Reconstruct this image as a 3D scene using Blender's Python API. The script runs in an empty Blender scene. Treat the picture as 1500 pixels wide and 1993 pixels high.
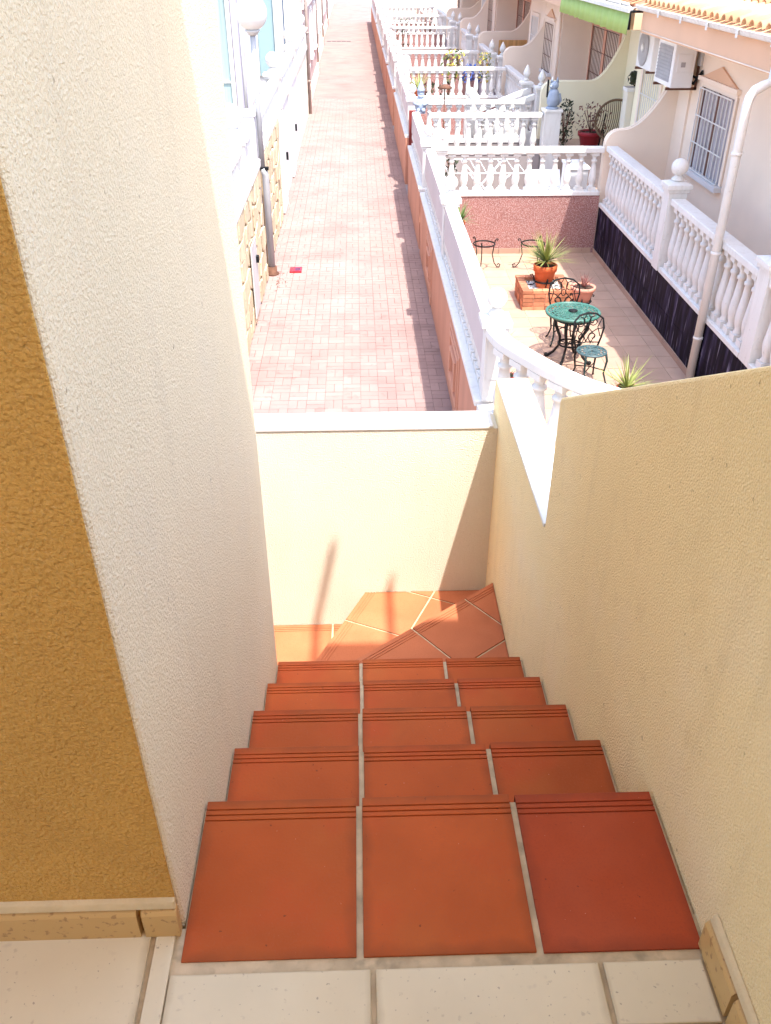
import bpy, bmesh, math, random
from mathutils import Vector, Matrix
random.seed(7)
R = math.radians
scene = bpy.context.scene
COL = scene.collection

# ------------------------------------------------------------------ camera, sky, sun, exposure
CZ = 1.55
TH, PSI = R(33.4), R(1.75)
cam_d = bpy.data.cameras.new("camera")
cam = bpy.data.objects.new("camera", cam_d); COL.objects.link(cam)
fw = Vector((math.sin(PSI)*math.cos(TH), math.cos(PSI)*math.cos(TH), -math.sin(TH)))
rt = Vector((math.cos(PSI), -math.sin(PSI), 0)); upv = rt.cross(fw)
M = Matrix((rt, upv, -fw)).transposed().to_4x4(); M.translation = (0, 0, CZ)
cam.matrix_world = M
cam_d.sensor_fit = 'HORIZONTAL'; cam_d.sensor_width = 36.0; cam_d.lens = 36.0*1690/1500
cam_d.clip_start = 0.05; cam_d.clip_end = 2000
scene.camera = cam

world = bpy.data.worlds.new("World"); scene.world = world; world.use_nodes = True
wn = world.node_tree; bg = wn.nodes['Background']
sky = wn.nodes.new('ShaderNodeTexSky'); sky.sky_type = 'NISHITA'; sky.sun_disc = False
sky.sun_elevation = R(65.7); sky.sun_rotation = R(152)
sky.air_density = 1.0; sky.dust_density = 2.5; sky.ozone_density = 1.0
wn.links.new(sky.outputs['Color'], bg.inputs['Color']); bg.inputs['Strength'].default_value = 0.15

sd = bpy.data.lights.new("sun", 'SUN'); sd.energy = 2.0; sd.angle = R(0.53); sd.color = (1.0, 0.95, 0.87)
sun = bpy.data.objects.new("sun", sd); COL.objects.link(sun)
SUN = Vector((-0.21, 0.40, -1.0)).normalized()
sun.rotation_euler = SUN.to_track_quat('-Z', 'Y').to_euler(); sun.location = (2, -4, 12)

scene.view_settings.view_transform = 'Standard'; scene.view_settings.look = 'None'
scene.view_settings.gamma = 1.0; scene.view_settings.use_curve_mapping = False
scene.view_settings.exposure = 2.24
scene.render.engine = 'CYCLES'
scene.cycles.max_bounces = 12; scene.cycles.diffuse_bounces = 8

# ------------------------------------------------------------------ materials
MATS = {}
def mat(name, col, rough=0.8, var=0.10, vscale=2.5, rnd=0.0, bump=0.0, bscale=60.0, bdist=0.004,
        speck=None, metal=0.0, spec=0.3, stretch=None, dirt=None):
    """procedural surface: base colour broken by world-space noise, optional per-object shift, specks and relief"""
    m = bpy.data.materials.new(name); m.use_nodes = True
    nt = m.node_tree; N = nt.nodes; L = nt.links
    b = N['Principled BSDF']; b.inputs['Roughness'].default_value = rough; b.inputs['Metallic'].default_value = metal
    b.inputs['Specular IOR Level'].default_value = spec
    geo = N.new('ShaderNodeNewGeometry'); vec = geo.outputs['Position']
    if stretch:
        mp = N.new('ShaderNodeMapping'); mp.inputs['Scale'].default_value = stretch
        L.new(vec, mp.inputs['Vector']); vec = mp.outputs['Vector']
    n1 = N.new('ShaderNodeTexNoise'); n1.inputs['Scale'].default_value = vscale; n1.inputs['Detail'].default_value = 5
    L.new(vec, n1.inputs['Vector'])
    mr = N.new('ShaderNodeMapRange'); mr.inputs['From Min'].default_value = 0.3; mr.inputs['From Max'].default_value = 0.7
    mr.inputs['To Min'].default_value = 1-var; mr.inputs['To Max'].default_value = 1+var
    L.new(n1.outputs['Fac'], mr.inputs['Value'])
    fac = mr.outputs['Result']
    if rnd:
        oi = N.new('ShaderNodeObjectInfo'); r2 = N.new('ShaderNodeMapRange')
        r2.inputs['To Min'].default_value = 1-rnd; r2.inputs['To Max'].default_value = 1+rnd
        L.new(oi.outputs['Random'], r2.inputs['Value'])
        mu = N.new('ShaderNodeMath'); mu.operation = 'MULTIPLY'
        L.new(fac, mu.inputs[0]); L.new(r2.outputs['Result'], mu.inputs[1]); fac = mu.outputs[0]
    vm = N.new('ShaderNodeVectorMath'); vm.operation = 'SCALE'; vm.inputs[0].default_value = col
    L.new(fac, vm.inputs['Scale']); cout = vm.outputs['Vector']
    for sp in (speck or []):
        scol, sscale, lo, hi, amt = sp[:5]
        svec = vec
        if len(sp) > 5:
            m5 = N.new('ShaderNodeMapping'); m5.inputs['Scale'].default_value = sp[5]
            L.new(geo.outputs['Position'], m5.inputs['Vector']); svec = m5.outputs['Vector']
        n2 = N.new('ShaderNodeTexNoise'); n2.inputs['Scale'].default_value = sscale; n2.inputs['Detail'].default_value = 3
        L.new(svec, n2.inputs['Vector'])
        m2 = N.new('ShaderNodeMapRange'); m2.inputs['From Min'].default_value = lo; m2.inputs['From Max'].default_value = hi
        m2.inputs['To Max'].default_value = amt
        L.new(n2.outputs['Fac'], m2.inputs['Value'])
        mx = N.new('ShaderNodeMix'); mx.data_type = 'RGBA'; mx.inputs['B'].default_value = (*scol, 1)
        L.new(m2.outputs['Result'], mx.inputs['Factor']); L.new(cout, mx.inputs['A']); cout = mx.outputs['Result']
    if dirt:                                     # grime along the edges of one tile, broken by noise
        dcol, width, amt = dirt
        tc = N.new('ShaderNodeTexCoord'); sx = N.new('ShaderNodeSeparateXYZ'); L.new(tc.outputs['Generated'], sx.inputs[0])
        prev = None
        for ax in ('X', 'Y'):
            a = N.new('ShaderNodeMath'); a.operation = 'SUBTRACT'; a.inputs[1].default_value = 0.5; L.new(sx.outputs[ax], a.inputs[0])
            c = N.new('ShaderNodeMath'); c.operation = 'ABSOLUTE'; L.new(a.outputs[0], c.inputs[0])
            if prev is None: prev = c.outputs[0]
            else:
                mxx = N.new('ShaderNodeMath'); mxx.operation = 'MAXIMUM'; L.new(prev, mxx.inputs[0]); L.new(c.outputs[0], mxx.inputs[1]); prev = mxx.outputs[0]
        n4 = N.new('ShaderNodeTexNoise'); n4.inputs['Scale'].default_value = 14; n4.inputs['Detail'].default_value = 6; L.new(geo.outputs['Position'], n4.inputs['Vector'])
        ad = N.new('ShaderNodeMath'); ad.operation = 'MULTIPLY_ADD'; ad.inputs[1].default_value = width*2.2; L.new(n4.outputs['Fac'], ad.inputs[0]); L.new(prev, ad.inputs[2])
        m4 = N.new('ShaderNodeMapRange'); m4.inputs['From Min'].default_value = 0.5-width*0.1; m4.inputs['From Max'].default_value = 0.5+width*1.2; m4.inputs['To Max'].default_value = amt
        L.new(ad.outputs[0], m4.inputs['Value'])
        mx = N.new('ShaderNodeMix'); mx.data_type = 'RGBA'; mx.inputs['B'].default_value = (*dcol, 1)
        L.new(m4.outputs['Result'], mx.inputs['Factor']); L.new(cout, mx.inputs['A']); cout = mx.outputs['Result']
    L.new(cout, b.inputs['Base Color'])
    if bump:
        n3 = N.new('ShaderNodeTexNoise'); n3.inputs['Scale'].default_value = bscale; n3.inputs['Detail'].default_value = 3
        L.new(geo.outputs['Position'], n3.inputs['Vector'])
        bp = N.new('ShaderNodeBump'); bp.inputs['Strength'].default_value = bump; bp.inputs['Distance'].default_value = bdist
        L.new(n3.outputs['Fac'], bp.inputs['Height']); L.new(bp.outputs['Normal'], b.inputs['Normal'])
    MATS[name] = m
    return m

GR = (0.5, 0.36, 0.20)
mat('ochre_stucco', (0.86, 0.675, 0.36), 0.9, 0.05, 1.5, bump=1.0, bscale=200, bdist=0.007,
    speck=[((0.72, 0.55, 0.28), 230, 0.54, 0.70, 0.5), ((0.92, 0.82, 0.58), 210, 0.56, 0.70, 0.5), ((0.36, 0.25, 0.12), 52, 0.715, 0.745, 0.7), ((0.78, 0.66, 0.48), 3, 0.5, 0.8, 0.4), ((0.70, 0.54, 0.30), 5, 0.55, 0.8, 0.35, (3, 3, 0.35)), ((0.66, 0.50, 0.27), 11, 0.60, 0.75, 0.25)])
mat('side_stucco', (0.74, 0.63, 0.43), 0.9, 0.05, 1.5, bump=1.0, bscale=210, bdist=0.006,
    speck=[((0.60, 0.50, 0.34), 240, 0.54, 0.70, 0.5), ((0.84, 0.77, 0.62), 210, 0.56, 0.70, 0.5), ((0.32, 0.24, 0.15), 52, 0.72, 0.75, 0.7), ((0.62, 0.55, 0.43), 3, 0.5, 0.8, 0.35), ((0.58, 0.49, 0.35), 5, 0.55, 0.8, 0.3, (3, 3, 0.35))])
mat('bounce_lit_stucco', (0.60, 0.335, 0.078), 0.9, 0.08, 2.5, bump=1.0, bscale=150, bdist=0.012,
    speck=[((0.44, 0.22, 0.045), 190, 0.50, 0.66, 0.5), ((0.66, 0.40, 0.14), 170, 0.56, 0.70, 0.5), ((0.46, 0.24, 0.06), 3, 0.5, 0.75, 0.5)])  # warm bounced light put into the colour of the porch-facing side
mat('cream_stucco', (0.70, 0.655, 0.54), 0.9, 0.05, 1.5, bump=1.0, bscale=150, bdist=0.006,
    speck=[((0.57, 0.51, 0.40), 150, 0.55, 0.70, 0.5), ((0.78, 0.74, 0.65), 140, 0.56, 0.7, 0.5), ((0.44, 0.34, 0.22), 50, 0.715, 0.745, 0.6), ((0.62, 0.55, 0.42), 3, 0.5, 0.8, 0.35, (3, 3, 0.4))])
mat('peach_stucco', (0.78, 0.65, 0.53), 0.9, 0.05, 1.2, bump=0.4, bscale=70)
mat('peach_trim', (0.66, 0.42, 0.28), 0.85, 0.05, 1.2, bump=0.3, bscale=70)
mat('pale_trim', (0.80, 0.66, 0.54), 0.85, 0.05, 1.2)
mat('awning_lit_stucco', (0.84, 0.78, 0.58), 0.9, 0.05, 1.2, bump=0.4, bscale=70)  # yellow-green light from under the awning put into this wall colour
mat('white_paint', (0.66, 0.645, 0.62), 0.55, 0.04, 2.0, bump=0.15, bscale=40, speck=[((0.47, 0.43, 0.38), 4, 0.52, 0.75, 0.4, (4, 4, 0.6)), ((0.40, 0.36, 0.31), 30, 0.66, 0.74, 0.4)])
mat('white_plaster', (0.60, 0.585, 0.58), 0.85, 0.05, 1.5, bump=0.3, bscale=60)
mat('lilac_plaster', (0.36, 0.34, 0.40), 0.85, 0.05, 1.5, bump=0.3, bscale=60)
mat('patio_grey', (0.27, 0.235, 0.23), 0.85, 0.12, 2.0)
mat('panel_grey', (0.52, 0.45, 0.445), 0.7, 0.05, 1.5)
mat('pink_render', (0.48, 0.35, 0.33), 0.9, 0.06, 1.5, bump=0.4)
mat('teal_paint', (0.24, 0.34, 0.36), 0.6, 0.05, 1.0)
mat('terracotta_tile', (0.44, 0.096, 0.024), 0.72, 0.10, 5.0, rnd=0.12, bump=0.2, bscale=160, bdist=0.002, spec=0.14, dirt=((0.20, 0.058, 0.022), 0.06, 0.55),
    speck=[((0.46, 0.14, 0.036), 3.2, 0.50, 0.75, 0.6), ((0.47, 0.072, 0.022), 4.0, 0.52, 0.72, 0.65), ((0.38, 0.10, 0.04), 220, 0.52, 0.66, 0.4), ((0.12, 0.04, 0.02), 70, 0.72, 0.745, 0.7), ((0.68, 0.42, 0.30), 150, 0.745, 0.765, 0.6)])
mat('dusty_terracotta_tile', (0.46, 0.150, 0.070), 0.8, 0.10, 5.0, rnd=0.08, bump=0.2, bscale=160, bdist=0.002, spec=0.1, dirt=((0.24, 0.085, 0.045), 0.05, 0.4),
    speck=[((0.52, 0.20, 0.10), 3.2, 0.50, 0.75, 0.6), ((0.38, 0.11, 0.045), 220, 0.52, 0.66, 0.4)])
mat('red_terracotta_tile', (0.39, 0.068, 0.022), 0.72, 0.10, 5.0, rnd=0.05, bump=0.2, bscale=160, bdist=0.002, spec=0.14, dirt=((0.18, 0.04, 0.02), 0.06, 0.5),
    speck=[((0.29, 0.055, 0.025), 220, 0.52, 0.66, 0.4), ((0.42, 0.10, 0.045), 3.5, 0.5, 0.75, 0.5), ((0.12, 0.03, 0.02), 70, 0.72, 0.745, 0.7), ((0.7, 0.45, 0.35), 150, 0.745, 0.765, 0.7)])
mat('grout', (0.52, 0.41, 0.26), 0.95, 0.2, 20, bump=0.5, bscale=150, bdist=0.002, speck=[((0.30, 0.25, 0.16), 25, 0.55, 0.7, 0.7)])
mat('beige_tile', (0.68, 0.595, 0.41), 0.5, 0.06, 5, rnd=0.03, dirt=((0.42, 0.33, 0.19), 0.03, 0.6),
    speck=[((0.44, 0.36, 0.25), 70, 0.66, 0.74, 0.5), ((0.50, 0.42, 0.31), 26, 0.66, 0.74, 0.4), ((0.62, 0.50, 0.30), 2.2, 0.45, 0.75, 0.6), ((0.30, 0.24, 0.18), 120, 0.70, 0.73, 0.7)])
mat('skirting_tile', (0.52, 0.33, 0.13), 0.4, 0.08, 5, speck=[((0.30, 0.17, 0.07), 70, 0.60, 0.66, 0.8)])
mat('mortar', (0.60, 0.47, 0.28), 0.95, 0.1, 15, bump=0.7, bscale=80)
mat('alley_paver', (0.275, 0.19, 0.174), 0.95, spec=0.03, var=0.10, vscale=2.0, rnd=0.08, bump=0.2, bscale=90, speck=[((0.21, 0.135, 0.125), 1.2, 0.5, 0.7, 0.5), ((0.17, 0.11, 0.10), 7, 0.62, 0.7, 0.4), ((0.30, 0.21, 0.18), 0.5, 0.5, 0.7, 0.5)])
mat('alley_joint', (0.25, 0.167, 0.15), 0.95, 0.1, 20, spec=0.03)
mat('ground_soil', (0.30, 0.23, 0.17), 0.95, 0.1, 1)
mat('orange_render', (0.50, 0.24, 0.16), 0.85, 0.10, 2.5, bump=0.3, stretch=(1, 1, 0.3), speck=[((0.38, 0.15, 0.095), 2.0, 0.55, 0.75, 0.6)])
mat('orange_trim', (0.54, 0.27, 0.18), 0.8, 0.06, 3)
mat('red_metal', (0.20, 0.035, 0.03), 0.5, 0.05, 3)
mat('granular_render', (0.27, 0.125, 0.112), 0.9, 0.10, 5, bump=0.8, bscale=70, bdist=0.008,
    speck=[((0.40, 0.28, 0.26), 55, 0.50, 0.56, 0.75), ((0.17, 0.06, 0.055), 62, 0.58, 0.64, 0.8)])
mat('patio_tile', (0.385, 0.255, 0.19), 0.6, 0.08, 4, rnd=0.08)
mat('patio_grout', (0.56, 0.43, 0.33), 0.9, 0.1, 10)
mat('terrace_floor', (0.50, 0.36, 0.28), 0.8, 0.1, 4)
mat('dark_marble', (0.007, 0.005, 0.012), 0.6, 0.4, 3, stretch=(6, 6, 0.8), spec=0.06,
    speck=[((0.05, 0.04, 0.085), 1.6, 0.46, 0.72, 0.8), ((0.30, 0.27, 0.36), 3.2, 0.60, 0.76, 0.75)])
mat('brick', (0.45, 0.18, 0.10), 0.85, 0.2, 12, rnd=0.4, bump=0.3)
mat('brick_mortar', (0.60, 0.40, 0.28), 0.95, 0.1, 20)
mat('pebble', (0.75, 0.74, 0.72), 0.7, 0.1, 30, speck=[((0.35, 0.38, 0.42), 14, 0.62, 0.68, 0.7)])
mat('clay_pot', (0.55, 0.13, 0.045), 0.7, 0.08, 6)
mat('pink_clay_pot', (0.58, 0.25, 0.18), 0.75, 0.08, 6)
mat('red_pot', (0.30, 0.02, 0.03), 0.4, 0.05, 6)
mat('soil', (0.06, 0.04, 0.03), 0.95, 0.2, 30)
mat('black_iron', (0.007, 0.008, 0.009), 0.6, 0.1, 10, spec=0.2)
mat('green_iron', (0.012, 0.03, 0.03), 0.6, 0.1, 10, spec=0.2)
mat('seat_iron', (0.045, 0.085, 0.095), 0.45, 0.08, 10, spec=0.4)
mat('teal_iron', (0.036, 0.125, 0.10), 0.45, 0.08, 10, spec=0.5)
mat('leaf_yellow', (0.22, 0.25, 0.07), 0.5, 0.25, 9, spec=0.3)
mat('leaf_green', (0.09, 0.14, 0.04), 0.55, 0.3, 9)
mat('leaf_dark', (0.035, 0.045, 0.022), 0.6, 0.3, 9)
mat('leaf_red', (0.17, 0.06, 0.05), 0.5, 0.3, 9)
mat('flower_blue', (0.05, 0.10, 0.35), 0.6, 0.2, 9)
mat('flower_yellow', (0.45, 0.34, 0.04), 0.6, 0.25, 9)
mat('statue_stone', (0.27, 0.32, 0.41), 0.7, 0.12, 10, bump=0.4)
mat('roof_tile', (0.62, 0.33, 0.17), 0.85, 0.12, 5, rnd=0.12, speck=[((0.70, 0.48, 0.30), 3, 0.5, 0.7, 0.5)])
mat('awning_green', (0.33, 0.44, 0.13), 0.8, 0.05, 3, stretch=(1, 6, 1))
mat('ac_white', (0.75, 0.76, 0.76), 0.4, 0.03, 3)
mat('ac_grille', (0.34, 0.34, 0.36), 0.5, 0.1, 8)
mat('brown_wood', (0.13, 0.055, 0.035), 0.6, 0.2, 10)
mat('peach_frame', (0.60, 0.30, 0.20), 0.6, 0.05, 4)
mat('dark_glass', (0.03, 0.028, 0.035), 0.12, 0.1, 2, spec=0.5)
mat('curtain_grey', (0.36, 0.325, 0.34), 0.8, 0.45, 1.2, stretch=(14, 14, 0.4))
mat('curtain_teal', (0.25, 0.33, 0.33), 0.6, 0.35, 1.6, stretch=(9, 9, 0.2))
mat('blue_glass', (0.07, 0.13, 0.22), 0.3, 0.15, 2, spec=0.5)
mat('rattan', (0.16, 0.10, 0.055), 0.7, 0.15, 20)
mat('globe', (0.62, 0.61, 0.58), 0.25, 0.02, 3, spec=0.5)
mat('lamp_metal', (0.36, 0.365, 0.38), 0.5, 0.06, 4, metal=0.2)
mat('rust', (0.11, 0.05, 0.03), 0.8, 0.3, 15)
mat('clad_stone', (0.56, 0.45, 0.30), 0.9, 0.12, 6, rnd=0.14, bump=0.6, bscale=40, speck=[((0.22, 0.14, 0.08), 20, 0.62, 0.68, 0.7)])
mat('clad_joint', (0.38, 0.28, 0.18), 0.95, 0.2, 15)
mat('meter_grey', (0.48, 0.47, 0.46), 0.6, 0.06, 4)
mat('red_card', (0.65, 0.02, 0.03), 0.4, 0.05, 10)
mat('dark_print', (0.10, 0.02, 0.06), 0.5, 0.4, 60)
mat('dark_iron', (0.10, 0.08, 0.08), 0.7, 0.2, 20)
mat('plastic_white', (0.78, 0.78, 0.78), 0.4, 0.03, 4)
mat('magenta', (0.6, 0.06, 0.25), 0.5, 0.1, 9)
mat('brown_pipe', (0.34, 0.27, 0.24), 0.6, 0.1, 6)
mat('tan_bamboo', (0.52, 0.30, 0.12), 0.8, 0.25, 1.5, stretch=(12, 12, 0.5))
mat('porch_paint', (0.80, 0.62, 0.36), 0.9, 0.05, 2)

# ------------------------------------------------------------------ mesh builder
class MB:
    def __init__(s): s.v = []; s.f = []; s.sm = []
    def add(s, vs, fs, smooth=False):
        o = len(s.v); s.v += [tuple(p) for p in vs]
        for f in fs: s.f.append(tuple(i+o for i in f)); s.sm.append(smooth)
        return s
    def box(s, x0, x1, y0, y1, z0, z1):
        vs = [(x0,y0,z0),(x1,y0,z0),(x1,y1,z0),(x0,y1,z0),(x0,y0,z1),(x1,y0,z1),(x1,y1,z1),(x0,y1,z1)]
        return s.add(vs, [(0,3,2,1),(4,5,6,7),(0,1,5,4),(1,2,6,5),(2,3,7,6),(3,0,4,7)])
    def cbox(s, c, sx, sy, sz): return s.box(c[0]-sx/2, c[0]+sx/2, c[1]-sy/2, c[1]+sy/2, c[2]-sz/2, c[2]+sz/2)
    def prism(s, poly, axis, a, b):
        """extrude a 2D polygon along an axis; 'z': (x,y), 'x': (y,z), 'y': (x,z)"""
        def P(p, t):
            return {'z': (p[0], p[1], t), 'x': (t, p[0], p[1]), 'y': (p[0], t, p[1])}[axis]
        ar = sum(poly[i][0]*poly[(i+1) % len(poly)][1]-poly[(i+1) % len(poly)][0]*poly[i][1] for i in range(len(poly)))
        q = list(poly) if (ar > 0) != (axis == 'y') else list(reversed(poly))
        n = len(q); vs = [P(p, a) for p in q]+[P(p, b) for p in q]
        if a > b: vs = vs[n:]+vs[:n]
        fs = [tuple(reversed(range(n))), tuple(range(n, 2*n))]
        fs += [(i, (i+1) % n, n+(i+1) % n, n+i) for i in range(n)]
        return s.add(vs, fs)
    def lathe(s, prof, c=(0,0,0), seg=12, smooth=True, axis=None):
        vs = []; fs = []
        for r, z in prof:
            for k in range(seg):
                a = 2*math.pi*k/seg; vs.append((r*math.cos(a), r*math.sin(a), z))
        n = len(prof)
        for i in range(n-1):
            for k in range(seg):
                k2 = (k+1) % seg
                fs.append((i*seg+k, i*seg+k2, (i+1)*seg+k2, (i+1)*seg+k))
        fs.append(tuple(reversed(range(seg)))); fs.append(tuple((n-1)*seg+k for k in range(seg)))
        if axis is not None:
            q = Vector((0,0,1)).rotation_difference(Vector(axis))
            vs = [q @ Vector(p) for p in vs]
        vs = [(p[0]+c[0], p[1]+c[1], p[2]+c[2]) for p in vs]
        return s.add(vs, fs, smooth)
    def tube(s, pts, r, seg=6, closed=False):
        pts = [Vector(p) for p in pts]; n = len(pts); vs = []; fs = []
        prev = None
        for i, p in enumerate(pts):
            if closed: t = pts[(i+1) % n]-pts[i-1]
            else: t = pts[min(i+1, n-1)]-pts[max(i-1, 0)]
            t.normalize()
            if prev is None:
                a = Vector((0,0,1)) if abs(t.z) < 0.9 else Vector((1,0,0))
                u = t.cross(a).normalized()
            else:
                u = (prev - t*prev.dot(t)).normalized()
            prev = u; w = t.cross(u)
            rr = r[i] if isinstance(r, (list, tuple)) else r
            for k in range(seg):
                a = 2*math.pi*k/seg; vs.append(p+u*(rr*math.cos(a))+w*(rr*math.sin(a)))
        m = n if closed else n-1
        for i in range(m):
            for k in range(seg):
                k2 = (k+1) % seg; j = (i+1) % n
                fs.append((i*seg+k, i*seg+k2, j*seg+k2, j*seg+k))
        if not closed:
            fs.append(tuple(reversed(range(seg)))); fs.append(tuple((n-1)*seg+k for k in range(seg)))
        return s.add(vs, fs, True)
    def ball(s, c, r, seg=12, rings=8, sz=1.0):
        prof = [(max(1e-4, r*math.sin(math.pi*i/rings)), -r*sz*math.cos(math.pi*i/rings)) for i in range(rings+1)]
        return s.lathe(prof, c, seg)
    def mesh(s, name, m, off=(0,0,0)):
        me = bpy.data.meshes.new(name)
        me.from_pydata([(x-off[0], y-off[1], z-off[2]) for x, y, z in s.v], [], s.f)
        me.polygons.foreach_set('use_smooth', s.sm)
        me.materials.append(MATS[m]); me.update()
        return me
    def build(s, name, m, parent=None, bevel=0.0, loc=None):
        """one mesh object; vertices are world coordinates (moved so that they stay put under the parent's location)"""
        base = Vector((0,0,0))
        p = parent
        while p is not None: base += p.location; p = p.parent
        l = Vector(loc) if loc is not None else base.copy()
        me = s.mesh(name, m, l)
        o = bpy.data.objects.new(name, me); COL.objects.link(o)
        o.parent = parent; o.location = l-base
        if bevel: bev(o, bevel)
        return o
def bev(o, w, seg=2):
    b = o.modifiers.new('bevel', 'BEVEL'); b.width = w; b.segments = seg; b.limit_method = 'ANGLE'; b.angle_limit = R(40)
def inst(name, me, parent, loc, rz=0.0, scale=None, bevel=0):
    base = Vector((0,0,0)); p = parent
    while p is not None: base += p.location; p = p.parent
    o = bpy.data.objects.new(name, me); COL.objects.link(o); o.parent = parent
    o.location = Vector(loc)-base; o.rotation_euler.z = rz
    if scale: o.scale = scale
    if bevel: bev(o, bevel)
    return o
def tag(o, label=None, cat=None, group=None, kind=None):
    if label: o['label'] = label
    if cat: o['category'] = cat
    if group: o['group'] = group
    if kind: o['kind'] = kind
    return o
def thing(name, label, cat, loc, group=None):
    o = bpy.data.objects.new(name, None); o.empty_display_size = 0.1; COL.objects.link(o); o.location = loc
    return tag(o, label, cat, group)
KIDS = {}
def dup(o, loc, rz, label, parent=None):
    c = o.copy(); COL.objects.link(c); c.parent = parent
    if parent is None:
        c.location = loc; c.rotation_euler.z = rz
        if label: c['label'] = label
    for ch in list(o.children): dup(ch, None, None, None, c)
    return c
def clip(poly, a, b, keep_left=True):
    """clip a convex polygon by the line a->b"""
    def side(p):
        d = (b[0]-a[0])*(p[1]-a[1])-(b[1]-a[1])*(p[0]-a[0])
        return d if keep_left else -d
    out = []
    for i in range(len(poly)):
        p, q = poly[i], poly[(i+1) % len(poly)]; sp, sq = side(p), side(q)
        if sp >= 0: out.append(p)
        if (sp >= 0) != (sq >= 0):
            t = sp/(sp-sq); out.append((p[0]+(q[0]-p[0])*t, p[1]+(q[1]-p[1])*t))
    return out
def area(poly):
    return 0.5*sum(poly[i][0]*poly[(i+1) % len(poly)][1]-poly[(i+1) % len(poly)][0]*poly[i][1] for i in range(len(poly))) if len(poly) > 2 else 0
def clip_conv(poly, region):
    r = region if area(region) > 0 else list(reversed(region))
    for i in range(len(r)):
        poly = clip(poly, r[i], r[(i+1) % len(r)])
        if len(poly) < 3: return []
    return poly

XL, XR = -0.35, 0.62          # faces of the two walls beside the stairs
AZ = -2.65                    # alley level

# ================================================================== SETTING
g = MB().add([(-900,-300,AZ-0.06),(900,-300,AZ-0.06),(900,1500,AZ-0.06),(-900,1500,AZ-0.06)], [(0,1,2,3)]).build('ground', 'ground_soil')
tag(g, kind='structure')

# --- porch floor
pf = MB().box(-2.6, XR, -1.8, 0.943, -0.12, -0.004).build('porch_floor', 'grout'); tag(pf, kind='structure')
def floor_tile(x0, x1, y0, y1):
    o = MB().box(x0, x1, y0, y1, -0.004, 0.003+random.uniform(-.0006, .0006)).build('floor_tile', 'beige_tile', pf, bevel=0.002)
FX = [-2.47, -2.06, -1.645, -1.232, -0.815, -0.402, 0.004, 0.416, 0.605]
rows = [(0.743, 0.853), (0.324, 0.734), (-0.09, 0.315), (-0.50, -0.10)]
for i in range(len(FX)-1):
    for (a, b) in rows:
        x0, x1 = FX[i]+0.0045, FX[i+1]-0.0045
        if i < 5 and a > 0.7:
            floor_tile(x0, x1, a, 0.94)
        elif i == 5 and a > 0.7:
            floor_tile(x0, -0.362, a, 0.94); floor_tile(-0.3615+0.0, x1, a, 0.851) if False else None
            floor_tile(-0.360, x1, a, 0.853)
        else: floor_tile(x0, x1, a, b)

# --- alley paving
ALX0, ALX1 = -1.38, 0.97
al = MB().box(-1.95, 1.2, 5.0, 90, AZ-0.05, AZ-0.010).build('alley', 'alley_joint'); tag(al, kind='structure')
pv_h = MB().box(0.003, 0.197, 0.003, 0.097, 0, 0.012).mesh('paver', 'alley_paver')
pv_v = MB().box(0.003, 0.097, 0.003, 0.197, 0, 0.012).mesh('paver', 'alley_paver')
cells = []
ny = 112
for j in range(ny):
    for i in range(12):
        x = ALX0+i*0.196; y = 7.6+j*0.2
        if (i+j) % 2 == 0: cells += [('h', x, y), ('h', x, y+0.1)]
        else: cells += [('v', x, y), ('v', x+0.098, y)]
rest = MB()
vis = lambda x, y: (688+1690*x/(0.835*y+2.31)) > 470
k = 0
for kind, x, y in cells:
    z = AZ-0.010+random.uniform(-0.0012, 0.0012)
    if k < 300 and y > 8.1 and x > -1.3:
        inst('paver', pv_h if kind == 'h' else pv_v, al, (x, y, z)); k += 1
    else:
        if kind == 'h': rest.box(x+0.003, x+0.193, y+0.003, y+0.097, z, z+0.012)
        else: rest.box(x+0.003, x+0.095, y+0.003, y+0.197, z, z+0.012)
tag(rest.build('paver', 'alley_paver', al), kind='stuff')
far = MB().box(-1.95, 1.2, 29.995, 90, AZ-0.0095, AZ+0.0015).build('paving', 'alley_paver', al)

# --- patio and terrace slabs on the right
B = [8.55+5.35*i for i in range(0, 11)]       # party lines: 8.55, 13.9, 19.25, ...
pt = MB().box(0.97, 3.80, 4.8, 13.9, AZ-0.05, AZ-0.004).build('patio_floor', 'patio_grout'); tag(pt, kind='structure')
T = 0.333; pts_me = MB().box(0.004, T-0.004, 0.004, T-0.004, 0, 0.007).mesh('floor_tile', 'patio_tile')
y = 6.0
while y < 13.85:
    x = 1.22
    while x < 3.7:
        inst('floor_tile', pts_me, pt, (x, y, AZ-0.004+random.uniform(-.0006, .0006))); x += T
    y += T
pt2 = MB().box(0.97, 3.80, 13.9, 62, AZ-0.05, AZ+0.002).build('patio_floor', 'patio_grey'); tag(pt2, kind='structure')
te = MB().box(3.83, 8.0, 4.0, 62, AZ-0.05, -1.92).build('terrace', 'terrace_floor'); tag(te, kind='structure')

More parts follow.
